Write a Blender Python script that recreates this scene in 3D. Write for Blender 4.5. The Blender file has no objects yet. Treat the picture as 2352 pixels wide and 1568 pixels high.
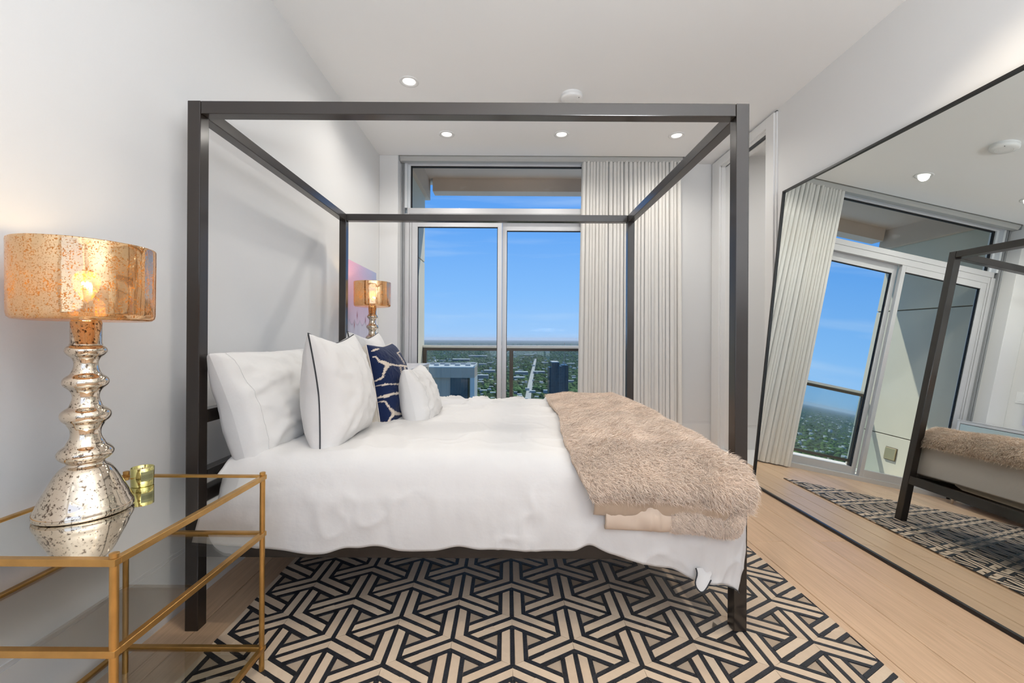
import bpy, math, random
import numpy as np
from mathutils import Vector, Matrix
from mathutils import noise as mnoise

random.seed(7)
RNG = np.random.default_rng(7)
SC = bpy.context.scene
COL = SC.collection

# ------------------------------------------------------------------ camera
F = 1000.0                      # focal length in pixels of the 2352 px wide frame
EYE = 1.13
cd = bpy.data.cameras.new('camera')
cd.sensor_fit = 'HORIZONTAL'
cd.sensor_width = 36.0
cd.lens = F / 2352 * 36.0
cd.shift_x = 10.4 / 2352
cd.shift_y = -6.0 / 2352
cd.clip_start = 0.02
cd.clip_end = 60000
cam = bpy.data.objects.new('camera', cd)
cam.location = (0, 0, EYE)
cam.rotation_euler = (math.pi / 2, -0.0055, 0)
COL.objects.link(cam)
SC.camera = cam

# ------------------------------------------------------------------ sky, sun, lamps, exposure
vs = SC.view_settings
vs.view_transform = 'Standard'
vs.look = 'None'
vs.gamma = 1.0
vs.use_curve_mapping = False
vs.exposure = 0.0
cy = SC.cycles
cy.use_denoising = True
cy.max_bounces = 9
cy.diffuse_bounces = 4
cy.glossy_bounces = 6
cy.transmission_bounces = 8
cy.transparent_max_bounces = 16
cy.volume_bounces = 0
cy.sample_clamp_indirect = 6.0
cy.caustics_reflective = False
cy.caustics_refractive = False

world = bpy.data.worlds.new('sky')
SC.world = world
world.use_nodes = True
wn = world.node_tree
wn.nodes.clear()
w_out = wn.nodes.new('ShaderNodeOutputWorld')
w_bg = wn.nodes.new('ShaderNodeBackground')
w_tc = wn.nodes.new('ShaderNodeTexCoord')
w_sep = wn.nodes.new('ShaderNodeSeparateXYZ')
w_ramp = wn.nodes.new('ShaderNodeValToRGB')
w_map = wn.nodes.new('ShaderNodeMapping')
w_noise = wn.nodes.new('ShaderNodeTexNoise')
w_cl = wn.nodes.new('ShaderNodeValToRGB')
w_mix = wn.nodes.new('ShaderNodeMixRGB')
w_ramp.color_ramp.elements[0].position = 0.0
w_ramp.color_ramp.elements[0].color = (0.36, 0.62, 0.98, 1)
w_ramp.color_ramp.elements[1].position = 1.0
w_ramp.color_ramp.elements[1].color = (0.05, 0.17, 0.60, 1)
for p_, c_ in ((0.10, (0.245, 0.53, 0.98, 1)), (0.26, (0.13, 0.39, 0.92, 1)), (0.45, (0.085, 0.30, 0.82, 1))):
    e_ = w_ramp.color_ramp.elements.new(p_)
    e_.color = c_
w_map.inputs['Scale'].default_value = (1.2, 1.2, 14)
w_noise.inputs['Scale'].default_value = 2.2
w_noise.inputs['Detail'].default_value = 5
w_cl.color_ramp.elements[0].position = 0.50
w_cl.color_ramp.elements[0].color = (0, 0, 0, 1)
w_cl.color_ramp.elements[1].position = 0.85
w_cl.color_ramp.elements[1].color = (0.45, 0.45, 0.45, 1)
w_mix.inputs[2].default_value = (0.62, 0.78, 0.98, 1)
L = wn.links.new
L(w_tc.outputs['Generated'], w_sep.inputs[0])
L(w_sep.outputs['Z'], w_ramp.inputs[0])
L(w_tc.outputs['Generated'], w_map.inputs[0])
L(w_map.outputs[0], w_noise.inputs['Vector'])
L(w_noise.outputs[0], w_cl.inputs[0])
L(w_cl.outputs[0], w_mix.inputs[0])
L(w_ramp.outputs[0], w_mix.inputs[1])
L(w_mix.outputs[0], w_bg.inputs[0])
w_bg.inputs[1].default_value = 1.0
L(w_bg.outputs[0], w_out.inputs[0])


def add_light(name, kind, loc, energy, color=(1, 1, 1), direction=None, **kw):
    ld = bpy.data.lights.new(name, kind)
    ld.energy = energy
    ld.color = color
    for k, v in kw.items():
        setattr(ld, k, v)
    o = bpy.data.objects.new(name, ld)
    o.location = loc
    if direction is not None:
        o.rotation_euler = Vector(direction).to_track_quat('-Z', 'Y').to_euler()
    COL.objects.link(o)
    return o


# the sun stands high over the balcony's open side: it lights the town and the foot of the balcony wall
add_light('sun', 'SUN', (0, 0, 30), 5.0, (1.0, 0.95, 0.86), (-0.36, -0.42, -0.84), angle=0.009)
# daylight through the wide window in the rear of the room (behind the camera)
add_light('rear_window_daylight', 'AREA', (0.45, -2.55, 1.75), 24.0, (1.0, 0.985, 0.96), (0, 1, -0.02),
          shape='RECTANGLE', size=3.0, size_y=2.4)
# added up-light beside the camera, brightens the room by way of the ceiling
add_light('added_ceiling_bounce', 'AREA', (0.95, -0.8, 1.35), 116.0, (0.93, 0.97, 1.0), (0.0, 0.12, 1),
          shape='DISK', size=0.8)

# ------------------------------------------------------------------ helpers
HC = 3.035                      # ceiling height
XL, XR = -1.345, 2.215          # left and right wall
YB = 4.53                       # front of the window wall / ceiling edge
YR = -2.7                       # rear wall
YG = 4.74                       # window plane


class MB:
    def __init__(self):
        self.v, self.f, self.fm = [], [], []

    def add(self, verts, faces, mi=0):
        b = len(self.v)
        self.v.extend([tuple(p) for p in verts])
        self.f.extend([tuple(b + i for i in fc) for fc in faces])
        self.fm.extend([mi] * len(faces))
        return self

    def box(self, x0, x1, y0, y1, z0, z1, bev=0.0, mi=0):
        if bev <= 0:
            v = [(x0, y0, z0), (x1, y0, z0), (x1, y1, z0), (x0, y1, z0),
                 (x0, y0, z1), (x1, y0, z1), (x1, y1, z1), (x0, y1, z1)]
            f = [(0, 3, 2, 1), (4, 5, 6, 7), (0, 1, 5, 4), (1, 2, 6, 5), (2, 3, 7, 6), (3, 0, 4, 7)]
            return self.add(v, f, mi)
        import bmesh
        bm = bmesh.new()
        bmesh.ops.create_cube(bm, size=1.0)
        for vv in bm.verts:
            vv.co = Vector(((x0 + x1) / 2 + vv.co.x * (x1 - x0), (y0 + y1) / 2 + vv.co.y * (y1 - y0),
                            (z0 + z1) / 2 + vv.co.z * (z1 - z0)))
        bmesh.ops.bevel(bm, geom=bm.edges[:], offset=bev, segments=2, profile=0.5, affect='EDGES')
        bm.verts.index_update()
        self.add([tuple(vv.co) for vv in bm.verts], [[vv.index for vv in fc.verts] for fc in bm.faces], mi)
        bm.free()
        return self

    def cyl(self, p0, p1, r0, r1=None, n=20, cap=True, mi=0):
        r1 = r0 if r1 is None else r1
        p0, p1 = Vector(p0), Vector(p1)
        d = (p1 - p0).normalized()
        a = d.orthogonal().normalized()
        b = d.cross(a)
        v = []
        for p, r in ((p0, r0), (p1, r1)):
            for i in range(n):
                t = 2 * math.pi * i / n
                v.append(p + a * (r * math.cos(t)) + b * (r * math.sin(t)))
        f = [(i, (i + 1) % n, n + (i + 1) % n, n + i) for i in range(n)]
        if cap:
            f.append(tuple(reversed(range(n))))
            f.append(tuple(range(n, 2 * n)))
        return self.add(v, f, mi)

    def tube(self, pts, r, n=6, closed=False, mi=0):
        pts = [Vector(p) for p in pts]
        m = len(pts)
        v, f = [], []
        for i, p in enumerate(pts):
            q0 = pts[(i - 1) % m] if (closed or i > 0) else p
            q1 = pts[(i + 1) % m] if (closed or i < m - 1) else p
            d = (q1 - q0)
            d = d.normalized() if d.length > 1e-9 else Vector((0, 0, 1))
            up = Vector((0.3, 0.2, 1)).normalized()
            a = d.cross(up)
            if a.length < 1e-3:
                a = d.orthogonal()
            a.normalize()
            b = d.cross(a)
            for k in range(n):
                t = 2 * math.pi * k / n
                v.append(p + a * (r * math.cos(t)) + b * (r * math.sin(t)))
        for i in range(m if closed else m - 1):
            j = (i + 1) % m
            for k in range(n):
                k2 = (k + 1) % n
                f.append((i * n + k, i * n + k2, j * n + k2, j * n + k))
        if not closed:
            f.append(tuple(range(n)))
            f.append(tuple(reversed(range((m - 1) * n, m * n))))
        return self.add(v, f, mi)

    def lathe(self, prof, cx=0, cy_=0, n=48, closed_top=False, closed_bot=False, wob=None, mi=0):
        v, f = [], []
        for j, (r, z) in enumerate(prof):
            for i in range(n):
                t = 2 * math.pi * i / n
                rr = r if wob is None else r * (1 + wob(t, z))
                v.append((cx + rr * math.cos(t), cy_ + rr * math.sin(t), z))
        for j in range(len(prof) - 1):
            for i in range(n):
                i2 = (i + 1) % n
                f.append((j * n + i, j * n + i2, (j + 1) * n + i2, (j + 1) * n + i))
        if closed_bot:
            f.append(tuple(reversed(range(n))))
        if closed_top:
            f.append(tuple(range((len(prof) - 1) * n, len(prof) * n)))
        return self.add(v, f, mi)

    def grid(self, P, mi=0, flip=False):
        """P: array (m, n, 3)"""
        m, n = P.shape[:2]
        b = len(self.v)
        self.v.extend(map(tuple, P.reshape(-1, 3).tolist()))
        fs = []
        for i in range(m - 1):
            for j in range(n - 1):
                q = (b + i * n + j, b + i * n + j + 1, b + (i + 1) * n + j + 1, b + (i + 1) * n + j)
                fs.append(q[::-1] if flip else q)
        self.f.extend(fs)
        self.fm.extend([mi] * len(fs))
        return self

    def build(self, name, mat, parent=None, smooth=False, loc=None, mats=None):
        me = bpy.data.meshes.new(name)
        me.from_pydata(self.v, [], self.f)
        for m_ in (mats or [mat]):
            me.materials.append(m_)
        if mats:
            me.polygons.foreach_set('material_index', self.fm)
        if smooth:
            me.polygons.foreach_set('use_smooth', [True] * len(me.polygons))
        me.update()
        o = bpy.data.objects.new(name, me)
        COL.objects.link(o)
        if parent is not None:
            o.parent = parent
            o.matrix_parent_inverse = parent.matrix_basis.inverted()
        return o


def smooth_by_angle(o, deg=35):
    me = o.data
    me.polygons.foreach_set('use_smooth', [True] * len(me.polygons))
    me.set_sharp_from_angle(angle=math.radians(deg))


def tag(o, label=None, cat=None, group=None, kind=None):
    if label:
        o['label'] = label
    if cat:
        o['category'] = cat
    if group:
        o['group'] = group
    if kind:
        o['kind'] = kind
    return o


def thing(name, label, cat, loc=(0, 0, 0), group=None):
    o = bpy.data.objects.new(name, None)
    o.empty_display_size = 0.05
    o.location = loc
    COL.objects.link(o)
    return tag(o, label, cat, group)


def struct(o):
    o['kind'] = 'structure'
    return o


def copy_tree(o, parent=None):
    c = o.copy()
    COL.objects.link(c)
    if parent is not None:
        c.parent = parent
        c.matrix_parent_inverse = o.matrix_parent_inverse.copy()
    for ch in list(o.children):
        copy_tree(ch, c)
    return c


# ------------------------------------------------------------------ materials
def new_mat(name):
    m = bpy.data.materials.new(name)
    m.use_nodes = True
    nt = m.node_tree
    return m, nt, nt.nodes['Principled BSDF']


def pmat(name, color, rough=0.5, metal=0.0, spec=0.5, bump=0.0, bscale=200.0, var=0.0, vscale=8.0, coat=0.0,
         sheen=0.0, stretch=(1, 1, 1), detail=3.0, trans=0.0):
    m, nt, b = new_mat(name)
    b.inputs['Base Color'].default_value = (*color, 1)
    b.inputs['Roughness'].default_value = rough
    b.inputs['Metallic'].default_value = metal
    b.inputs['Specular IOR Level'].default_value = spec
    b.inputs['Coat Weight'].default_value = coat
    b.inputs['Coat Roughness'].default_value = 0.15
    b.inputs['Sheen Weight'].default_value = sheen
    tc = nt.nodes.new('ShaderNodeTexCoord')
    mp = nt.nodes.new('ShaderNodeMapping')
    mp.inputs['Scale'].default_value = stretch
    nt.links.new(tc.outputs['Object'], mp.inputs[0])
    if var > 0:
        n = nt.nodes.new('ShaderNodeTexNoise')
        n.inputs['Scale'].default_value = vscale
        n.inputs['Detail'].default_value = detail
        r = nt.nodes.new('ShaderNodeValToRGB')
        r.color_ramp.elements[0].position = 0.3
        r.color_ramp.elements[1].position = 0.7
        r.color_ramp.elements[0].color = tuple(c * (1 - var) for c in color) + (1,)
        r.color_ramp.elements[1].color = tuple(min(1, c * (1 + var)) for c in color) + (1,)
        nt.links.new(mp.outputs[0], n.inputs['Vector'])
        nt.links.new(n.outputs[0], r.inputs[0])
        nt.links.new(r.outputs[0], b.inputs['Base Color'])
    if bump > 0:
        n2 = nt.nodes.new('ShaderNodeTexNoise')
        n2.inputs['Scale'].default_value = bscale
        n2.inputs['Detail'].default_value = 3
        bp = nt.nodes.new('ShaderNodeBump')
        bp.inputs['Strength'].default_value = bump
        bp.inputs['Distance'].default_value = 0.01
        nt.links.new(mp.outputs[0], n2.inputs['Vector'])
        nt.links.new(n2.outputs[0], bp.inputs['Height'])
        nt.links.new(bp.outputs[0], b.inputs['Normal'])
    if trans > 0:
        out = nt.nodes['Material Output']
        tl = nt.nodes.new('ShaderNodeBsdfTranslucent')
        tl.inputs[0].default_value = (*color, 1)
        mx = nt.nodes.new('ShaderNodeMixShader')
        mx.inputs[0].default_value = trans
        nt.links.new(b.outputs[0], mx.inputs[1])
        nt.links.new(tl.outputs[0], mx.inputs[2])
        nt.links.new(mx.outputs[0], out.inputs[0])
    return m


def emat(name, color, strength):
    m, nt, b = new_mat(name)
    nt.nodes.remove(b)
    e = nt.nodes.new('ShaderNodeEmission')
    e.inputs[0].default_value = (*color, 1)
    e.inputs[1].default_value = strength
    nt.links.new(e.outputs[0], nt.nodes['Material Output'].inputs[0])
    return m


def glass_mat(name, tint=(1, 1, 1), refl=1.0, rough=0.0, base=0.04):
    """thin clear sheet: straight transmission plus a Fresnel reflection"""
    m, nt, b = new_mat(name)
    nt.nodes.remove(b)
    t = nt.nodes.new('ShaderNodeBsdfTransparent')
    t.inputs[0].default_value = (*tint, 1)
    g = nt.nodes.new('ShaderNodeBsdfGlossy')
    g.inputs['Roughness'].default_value = rough
    lw = nt.nodes.new('ShaderNodeLayerWeight')
    lw.inputs['Blend'].default_value = 0.5
    pw = nt.nodes.new('ShaderNodeMath')
    pw.operation = 'POWER'
    pw.inputs[1].default_value = 4.0
    ml = nt.nodes.new('ShaderNodeMath')
    ml.operation = 'MULTIPLY_ADD'
    ml.inputs[1].default_value = refl
    ml.inputs[2].default_value = base
    ml.use_clamp = True
    mx = nt.nodes.new('ShaderNodeMixShader')
    nt.links.new(lw.outputs['Facing'], pw.inputs[0])
    nt.links.new(pw.outputs[0], ml.inputs[0])
    nt.links.new(ml.outputs[0], mx.inputs[0])
    nt.links.new(t.outputs[0], mx.inputs[1])
    nt.links.new(g.outputs[0], mx.inputs[2])
    nt.links.new(mx.outputs[0], nt.nodes['Material Output'].inputs[0])
    return m


def attr_mat(name, attr='col', rough=0.7, bump=0.0, bscale=300, sheen=0.0, spec=0.4):
    m, nt, b = new_mat(name)
    a = nt.nodes.new('ShaderNodeAttribute')
    a.attribute_name = attr
    nt.links.new(a.outputs['Color'], b.inputs['Base Color'])
    b.inputs['Roughness'].default_value = rough
    b.inputs['Sheen Weight'].default_value = sheen
    b.inputs['Specular IOR Level'].default_value = spec
    if bump:
        tc = nt.nodes.new('ShaderNodeTexCoord')
        n2 = nt.nodes.new('ShaderNodeTexNoise')
        n2.inputs['Scale'].default_value = bscale
        bp = nt.nodes.new('ShaderNodeBump')
        bp.inputs['Strength'].default_value = bump
        bp.inputs['Distance'].default_value = 0.01
        nt.links.new(tc.outputs['Object'], n2.inputs['Vector'])
        nt.links.new(n2.outputs[0], bp.inputs['Height'])
        nt.links.new(bp.outputs[0], b.inputs['Normal'])
    return m


M = {}
M['wall'] = pmat('white_wall_paint', (0.755, 0.752, 0.745), 0.55, spec=0.25, bump=0.04, bscale=350)
M['ceiling'] = pmat('white_ceiling_paint', (0.885, 0.885, 0.88), 0.7, spec=0.2)
M['trim'] = pmat('white_satin_trim', (0.80, 0.80, 0.79), 0.35, spec=0.4)
M['track'] = pmat('dark_track_metal', (0.05, 0.055, 0.06), 0.4, 0.6)
M['alu'] = pmat('grey_window_aluminium', (0.62, 0.62, 0.63), 0.38, 0.25, spec=0.5)
M['alu_dark'] = pmat('mid_grey_shade_track', (0.33, 0.34, 0.35), 0.45, 0.2)
M['alu_white'] = pmat('white_window_frame', (0.80, 0.82, 0.84), 0.4)
M['gasket'] = pmat('black_rubber_gasket', (0.008, 0.008, 0.009), 0.6)
M['shade_cloth'] = pmat('grey_cassette', (0.47, 0.475, 0.46), 0.6, bump=0.05, bscale=500)
M['glass'] = glass_mat('window_glass', (0.98, 0.99, 0.995), 0.5, base=0.0005)
M['rail_glass'] = glass_mat('balcony_glass', (0.80, 0.88, 0.90), 0.5, base=0.05)
M['concrete'] = pmat('balcony_concrete', (0.60, 0.47, 0.36), 0.8, var=0.06, vscale=1.5, bump=0.1, bscale=60)
M['panel_green'] = pmat('balcony_wall_panel', (0.58, 0.55, 0.44), 0.6, var=0.02, vscale=3)
M['joint'] = pmat('panel_joint', (0.16, 0.12, 0.08), 0.8)
M['brass_plate'] = pmat('brass_plate', (0.62, 0.52, 0.30), 0.35, 0.7)
M['rail_brown'] = pmat('bronze_rail', (0.10, 0.08, 0.065), 0.4, 0.5)
M['rail_steel'] = pmat('brushed_steel_rail', (0.92, 0.91, 0.89), 0.2, 0.0)
M['bed_metal'] = pmat('dark_bronze_powdercoat', (0.016, 0.0105, 0.0075), 0.5, 0.0, spec=0.2, bump=0.03, bscale=900, var=0.15, vscale=3, coat=0.85)
M['bed_metal'].node_tree.nodes['Principled BSDF'].inputs['Coat IOR'].default_value = 1.58
M['bed_metal'].node_tree.nodes['Principled BSDF'].inputs['Coat Roughness'].default_value = 0.16
M['cotton'] = pmat('white_cotton', (0.70, 0.685, 0.67), 0.85, spec=0.15, sheen=0.15, bump=0.10, bscale=38)
M['sheet'] = pmat('white_percale', (0.70, 0.69, 0.675), 0.85, spec=0.15, sheen=0.15, bump=0.12, bscale=22)
M['linen'] = pmat('cream_linen', (0.72, 0.66, 0.58), 0.9, spec=0.1, bump=0.25, bscale=420)
M['piping'] = pmat('charcoal_piping', (0.035, 0.037, 0.042), 0.7)
M['mattress'] = pmat('mattress_ticking', (0.75, 0.74, 0.72), 0.9)
M['fur'] = pmat('champagne_fur', (0.86, 0.71, 0.585), 0.8, spec=0.2, var=0.10, vscale=9, sheen=0.4)
M['fur_back'] = pmat('champagne_fur_hide', (0.66, 0.53, 0.42), 0.9, spec=0.1)
M['satin'] = pmat('beige_velvet_lining', (0.46, 0.345, 0.25), 0.55, spec=0.3, sheen=0.5)
M['brass'] = pmat('antique_brass', (0.52, 0.30, 0.095), 0.33, 0.85, bump=0.04, bscale=250, var=0.12, vscale=20)
M['shelf_glass'] = glass_mat('shelf_glass', (0.93, 0.94, 0.92), 1.3, base=0.10)
M['white_lacquer'] = pmat('white_lacquer', (0.80, 0.80, 0.80), 0.25, coat=0.3)
M['aqua_glass'] = pmat('pale_aqua_back_painted_glass', (0.60, 0.72, 0.71), 0.12, coat=0.6)
M['chrome'] = pmat('chrome', (0.75, 0.74, 0.70), 0.12, 1.0)
M['plate'] = pmat('white_switch_plate', (0.84, 0.84, 0.83), 0.35)
M['black_frame'] = pmat('black_mirror_frame', (0.006, 0.006, 0.007), 0.35)
M['wax'] = pmat('cream_wax', (0.80, 0.60, 0.44), 0.5, var=0.04, vscale=60)
M['wick'] = pmat('black_wick', (0.02, 0.02, 0.02), 0.9)
M['label_ink'] = pmat('dark_label_ink', (0.05, 0.05, 0.025), 0.6)
M['label_paper'] = pmat('olive_label', (0.33, 0.32, 0.16), 0.45, 0.3)
M['gold_glass'] = pmat('electroplated_gold_glass', (0.80, 0.74, 0.30), 0.06, 1.0)
M['downlight_on'] = emat('downlight_led', (1.0, 0.96, 0.90), 1.6)
M['bulb'] = emat('warm_bulb', (1.0, 0.70, 0.38), 55.0)
M['hide_dark'] = pmat('black_cowhide', (0.016, 0.017, 0.022), 0.42, spec=0.5, bump=0.5, bscale=240, stretch=(1, 1, 1), var=0.4, vscale=30)
M['rug_back'] = pmat('rug_felt_backing', (0.45, 0.35, 0.26), 0.95)


def mirror_mat(name, tint, rough):
    m, nt, b = new_mat(name)
    b.inputs['Base Color'].default_value = (*tint, 1)
    b.inputs['Metallic'].default_value = 1.0
    b.inputs['Roughness'].default_value = rough
    return m


M['mirror'] = mirror_mat('silvered_mirror', (0.89, 0.93, 0.91), 0.0)
M['mirror_top'] = mirror_mat('antiqued_mirror', (0.80, 0.79, 0.75), 0.04)


def hide_mat():
    """short haired cream cowhide, every patch its own tone"""
    m, nt, b = new_mat('cream_cowhide')
    oi = nt.nodes.new('ShaderNodeObjectInfo')
    r = nt.nodes.new('ShaderNodeValToRGB')
    r.color_ramp.elements[0].color = (0.58, 0.43, 0.30, 1)
    r.color_ramp.elements[1].color = (0.76, 0.60, 0.44, 1)
    tc = nt.nodes.new('ShaderNodeTexCoord')
    n = nt.nodes.new('ShaderNodeTexNoise')
    n.inputs['Scale'].default_value = 60
    n.inputs['Detail'].default_value = 4
    ad = nt.nodes.new('ShaderNodeMath')
    ad.operation = 'MULTIPLY_ADD'
    ad.inputs[1].default_value = 0.5
    nt.links.new(tc.outputs['Object'], n.inputs['Vector'])
    nt.links.new(n.outputs[0], ad.inputs[0])
    sb = nt.nodes.new('ShaderNodeMath')
    sb.operation = 'MULTIPLY_ADD'
    sb.inputs[1].default_value = 0.5
    sb.inputs[2].default_value = 0.05
    nt.links.new(oi.outputs['Random'], sb.inputs[0])
    nt.links.new(sb.outputs[0], ad.inputs[2])
    nt.links.new(ad.outputs[0], r.inputs[0])
    nt.links.new(r.outputs[0], b.inputs['Base Color'])
    b.inputs['Roughness'].default_value = 0.55
    b.inputs['Sheen Weight'].default_value = 0.2
    bp = nt.nodes.new('ShaderNodeBump')
    bp.inputs['Strength'].default_value = 0.35
    bp.inputs['Distance'].default_value = 0.004
    nt.links.new(n.outputs[0], bp.inputs['Height'])
    nt.links.new(bp.outputs[0], b.inputs['Normal'])
    return m


M['hide'] = hide_mat()


def oak_mat():
    m, nt, b = new_mat('pale_oak_plank')
    oi = nt.nodes.new('ShaderNodeObjectInfo')
    tc = nt.nodes.new('ShaderNodeTexCoord')
    mp = nt.nodes.new('ShaderNodeMapping')
    mp.inputs['Scale'].default_value = (22, 1.1, 1)
    cmb = nt.nodes.new('ShaderNodeCombineXYZ')
    mu = nt.nodes.new('ShaderNodeMath')
    mu.operation = 'MULTIPLY'
    mu.inputs[1].default_value = 37.0
    nt.links.new(oi.outputs['Random'], mu.inputs[0])
    nt.links.new(mu.outputs[0], cmb.inputs[0])
    nt.links.new(mu.outputs[0], cmb.inputs[1])
    nt.links.new(cmb.outputs[0], mp.inputs['Location'])
    nt.links.new(tc.outputs['Object'], mp.inputs[0])
    n = nt.nodes.new('ShaderNodeTexNoise')
    n.inputs['Scale'].default_value = 3.0
    n.inputs['Detail'].default_value = 6
    n.inputs['Distortion'].default_value = 1.2
    nt.links.new(mp.outputs[0], n.inputs['Vector'])
    r = nt.nodes.new('ShaderNodeValToRGB')
    r.color_ramp.elements[0].position = 0.3
    r.color_ramp.elements[0].color = (0.55, 0.365, 0.225, 1)
    r.color_ramp.elements[1].position = 0.7
    r.color_ramp.elements[1].color = (0.68, 0.465, 0.30, 1)
    nt.links.new(n.outputs[0], r.inputs[0])
    hs = nt.nodes.new('ShaderNodeHueSaturation')
    mv = nt.nodes.new('ShaderNodeMath')
    mv.operation = 'MULTIPLY_ADD'
    mv.inputs[1].default_value = 0.14
    mv.inputs[2].default_value = 0.95
    nt.links.new(oi.outputs['Random'], mv.inputs[0])
    nt.links.new(mv.outputs[0], hs.inputs['Value'])
    nt.links.new(r.outputs[0], hs.inputs['Color'])
    nt.links.new(hs.outputs[0], b.inputs['Base Color'])
    b.inputs['Roughness'].default_value = 0.36
    b.inputs['Specular IOR Level'].default_value = 0.5
    bp = nt.nodes.new('ShaderNodeBump')
    bp.inputs['Strength'].default_value = 0.06
    bp.inputs['Distance'].default_value = 0.003
    nt.links.new(n.outputs[0], bp.inputs['Height'])
    nt.links.new(bp.outputs[0], b.inputs['Normal'])
    return m


M['oak'] = oak_mat()
M['oak_gap'] = pmat('oak_subfloor', (0.20, 0.13, 0.08), 0.8)


def mercury_mat(name, tint, spot, scale=70.0, through=0.0, lo=0.60, hi=0.66):
    """silvered glass whose lining has flaked off in specks"""
    m, nt, b = new_mat(name)
    out = nt.nodes['Material Output']
    tc = nt.nodes.new('ShaderNodeTexCoord')
    n = nt.nodes.new('ShaderNodeTexNoise')
    n.inputs['Scale'].default_value = scale
    n.inputs['Detail'].default_value = 4
    n.inputs['Roughness'].default_value = 0.65
    n2 = nt.nodes.new('ShaderNodeTexNoise')
    n2.inputs['Scale'].default_value = scale * 0.16
    r = nt.nodes.new('ShaderNodeValToRGB')
    r.color_ramp.elements[0].position = lo
    r.color_ramp.elements[1].position = hi
    ad = nt.nodes.new('ShaderNodeMath')
    ad.operation = 'MULTIPLY_ADD'
    ad.inputs[1].default_value = 0.28
    nt.links.new(tc.outputs['Object'], n.inputs['Vector'])
    nt.links.new(tc.outputs['Object'], n2.inputs['Vector'])
    nt.links.new(n2.outputs[0], ad.inputs[0])
    su = nt.nodes.new('ShaderNodeMath')
    su.operation = 'SUBTRACT'
    su.inputs[1].default_value = 0.14
    nt.links.new(n.outputs[0], su.inputs[0])
    nt.links.new(su.outputs[0], ad.inputs[2])
    nt.links.new(ad.outputs[0], r.inputs[0])
    mixc = nt.nodes.new('ShaderNodeMixRGB')
    mixc.inputs[1].default_value = (*tint, 1)
    mixc.inputs[2].default_value = (*spot, 1)
    nt.links.new(r.outputs[0], mixc.inputs[0])
    nt.links.new(mixc.outputs[0], b.inputs['Base Color'])
    b.inputs['Metallic'].default_value = 0.95
    b.inputs['Roughness'].default_value = 0.07
    bw = nt.nodes.new('ShaderNodeBump')
    bw.inputs['Strength'].default_value = 0.25
    bw.inputs['Distance'].default_value = 0.01
    n3 = nt.nodes.new('ShaderNodeTexNoise')
    n3.inputs['Scale'].default_value = 14
    n3.inputs['Detail'].default_value = 1
    nt.links.new(tc.outputs['Object'], n3.inputs['Vector'])
    nt.links.new(n3.outputs[0], bw.inputs['Height'])
    nt.links.new(bw.outputs[0], b.inputs['Normal'])
    if through > 0:
        tr = nt.nodes.new('ShaderNodeBsdfTransparent')
        tr.inputs[0].default_value = (1.0, 0.66, 0.30, 1)
        tl = nt.nodes.new('ShaderNodeBsdfTranslucent')
        tl.inputs[0].default_value = (0.95, 0.60, 0.26, 1)
        m1 = nt.nodes.new('ShaderNodeMixShader')
        m1.inputs[0].default_value = 0.55
        nt.links.new(tr.outputs[0], m1.inputs[1])
        nt.links.new(tl.outputs[0], m1.inputs[2])
        fac = nt.nodes.new('ShaderNodeMath')
        fac.operation = 'MULTIPLY_ADD'
        fac.inputs[1].default_value = 0.5
        fac.inputs[2].default_value = through
        fac.use_clamp = True
        nt.links.new(r.outputs[0], fac.inputs[0])
        m2 = nt.nodes.new('ShaderNodeMixShader')
        nt.links.new(fac.outputs[0], m2.inputs[0])
        nt.links.new(b.outputs[0], m2.inputs[1])
        nt.links.new(m1.outputs[0], m2.inputs[2])
        nt.links.new(m2.outputs[0], out.inputs[0])
    return m


M['mercury'] = mercury_mat('mercury_glass', (0.72, 0.62, 0.50), (0.16, 0.12, 0.09), 140, lo=0.575, hi=0.63)
M['mercury_shade'] = mercury_mat('amber_mercury_glass', (0.76, 0.58, 0.35), (0.28, 0.15, 0.05), 270, through=0.22, lo=0.55, hi=0.60)

# ------------------------------------------------------------------ room shell
# floor: every oak plank is a piece of its own on a dark sub-floor
fl = MB().box(XL - 0.2, XR + 0.2, YR - 0.2, YG + 0.1, -0.12, -0.022).build('floor', M['oak_gap'])
struct(fl)
PW = 0.197
x_first = 1.56 - PW * 15
plank_meshes = {}


def plank_mesh(w, l):
    key = (round(w, 4), round(l, 3))
    if key not in plank_meshes:
        g = 0.0015
        b = MB()
        c = 0.0022
        x0, x1, y0, y1 = g, w - g, g, l - g
        v = [(x0, y0, -0.02), (x1, y0, -0.02), (x1, y1, -0.02), (x0, y1, -0.02),
             (x0, y0, -c), (x1, y0, -c), (x1, y1, -c), (x0, y1, -c),
             (x0 + c, y0 + c, 0), (x1 - c, y0 + c, 0), (x1 - c, y1 - c, 0), (x0 + c, y1 - c, 0)]
        f = [(0, 1, 5, 4), (1, 2, 6, 5), (2, 3, 7, 6), (3, 0, 4, 7), (4, 5, 9, 8), (5, 6, 10, 9), (6, 7, 11, 10),
             (7, 4, 8, 11), (8, 9, 10, 11)]
        b.add(v, f)
        me = bpy.data.meshes.new('plank')
        me.from_pydata(b.v, [], b.f)
        me.materials.append(M['oak'])
        me.update()
        plank_meshes[key] = me
    return plank_meshes[key]


rnd = random.Random(3)
for k in range(19):
    x0 = x_first + k * PW
    xa, xb = max(x0, XL), min(x0 + PW, XR)
    if xb - xa < 0.01:
        continue
    y = YR - rnd.uniform(0, 1.8)
    while y < YG:
        l = 2.1
        ya, yb = max(y, YR), min(y + l, YG)
        if yb - ya > 0.02:
            o = bpy.data.objects.new('plank', plank_mesh(xb - xa, yb - ya))
            o.location = (xa, ya, 0)
            COL.objects.link(o)
            o.parent = fl
        y += l

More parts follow.
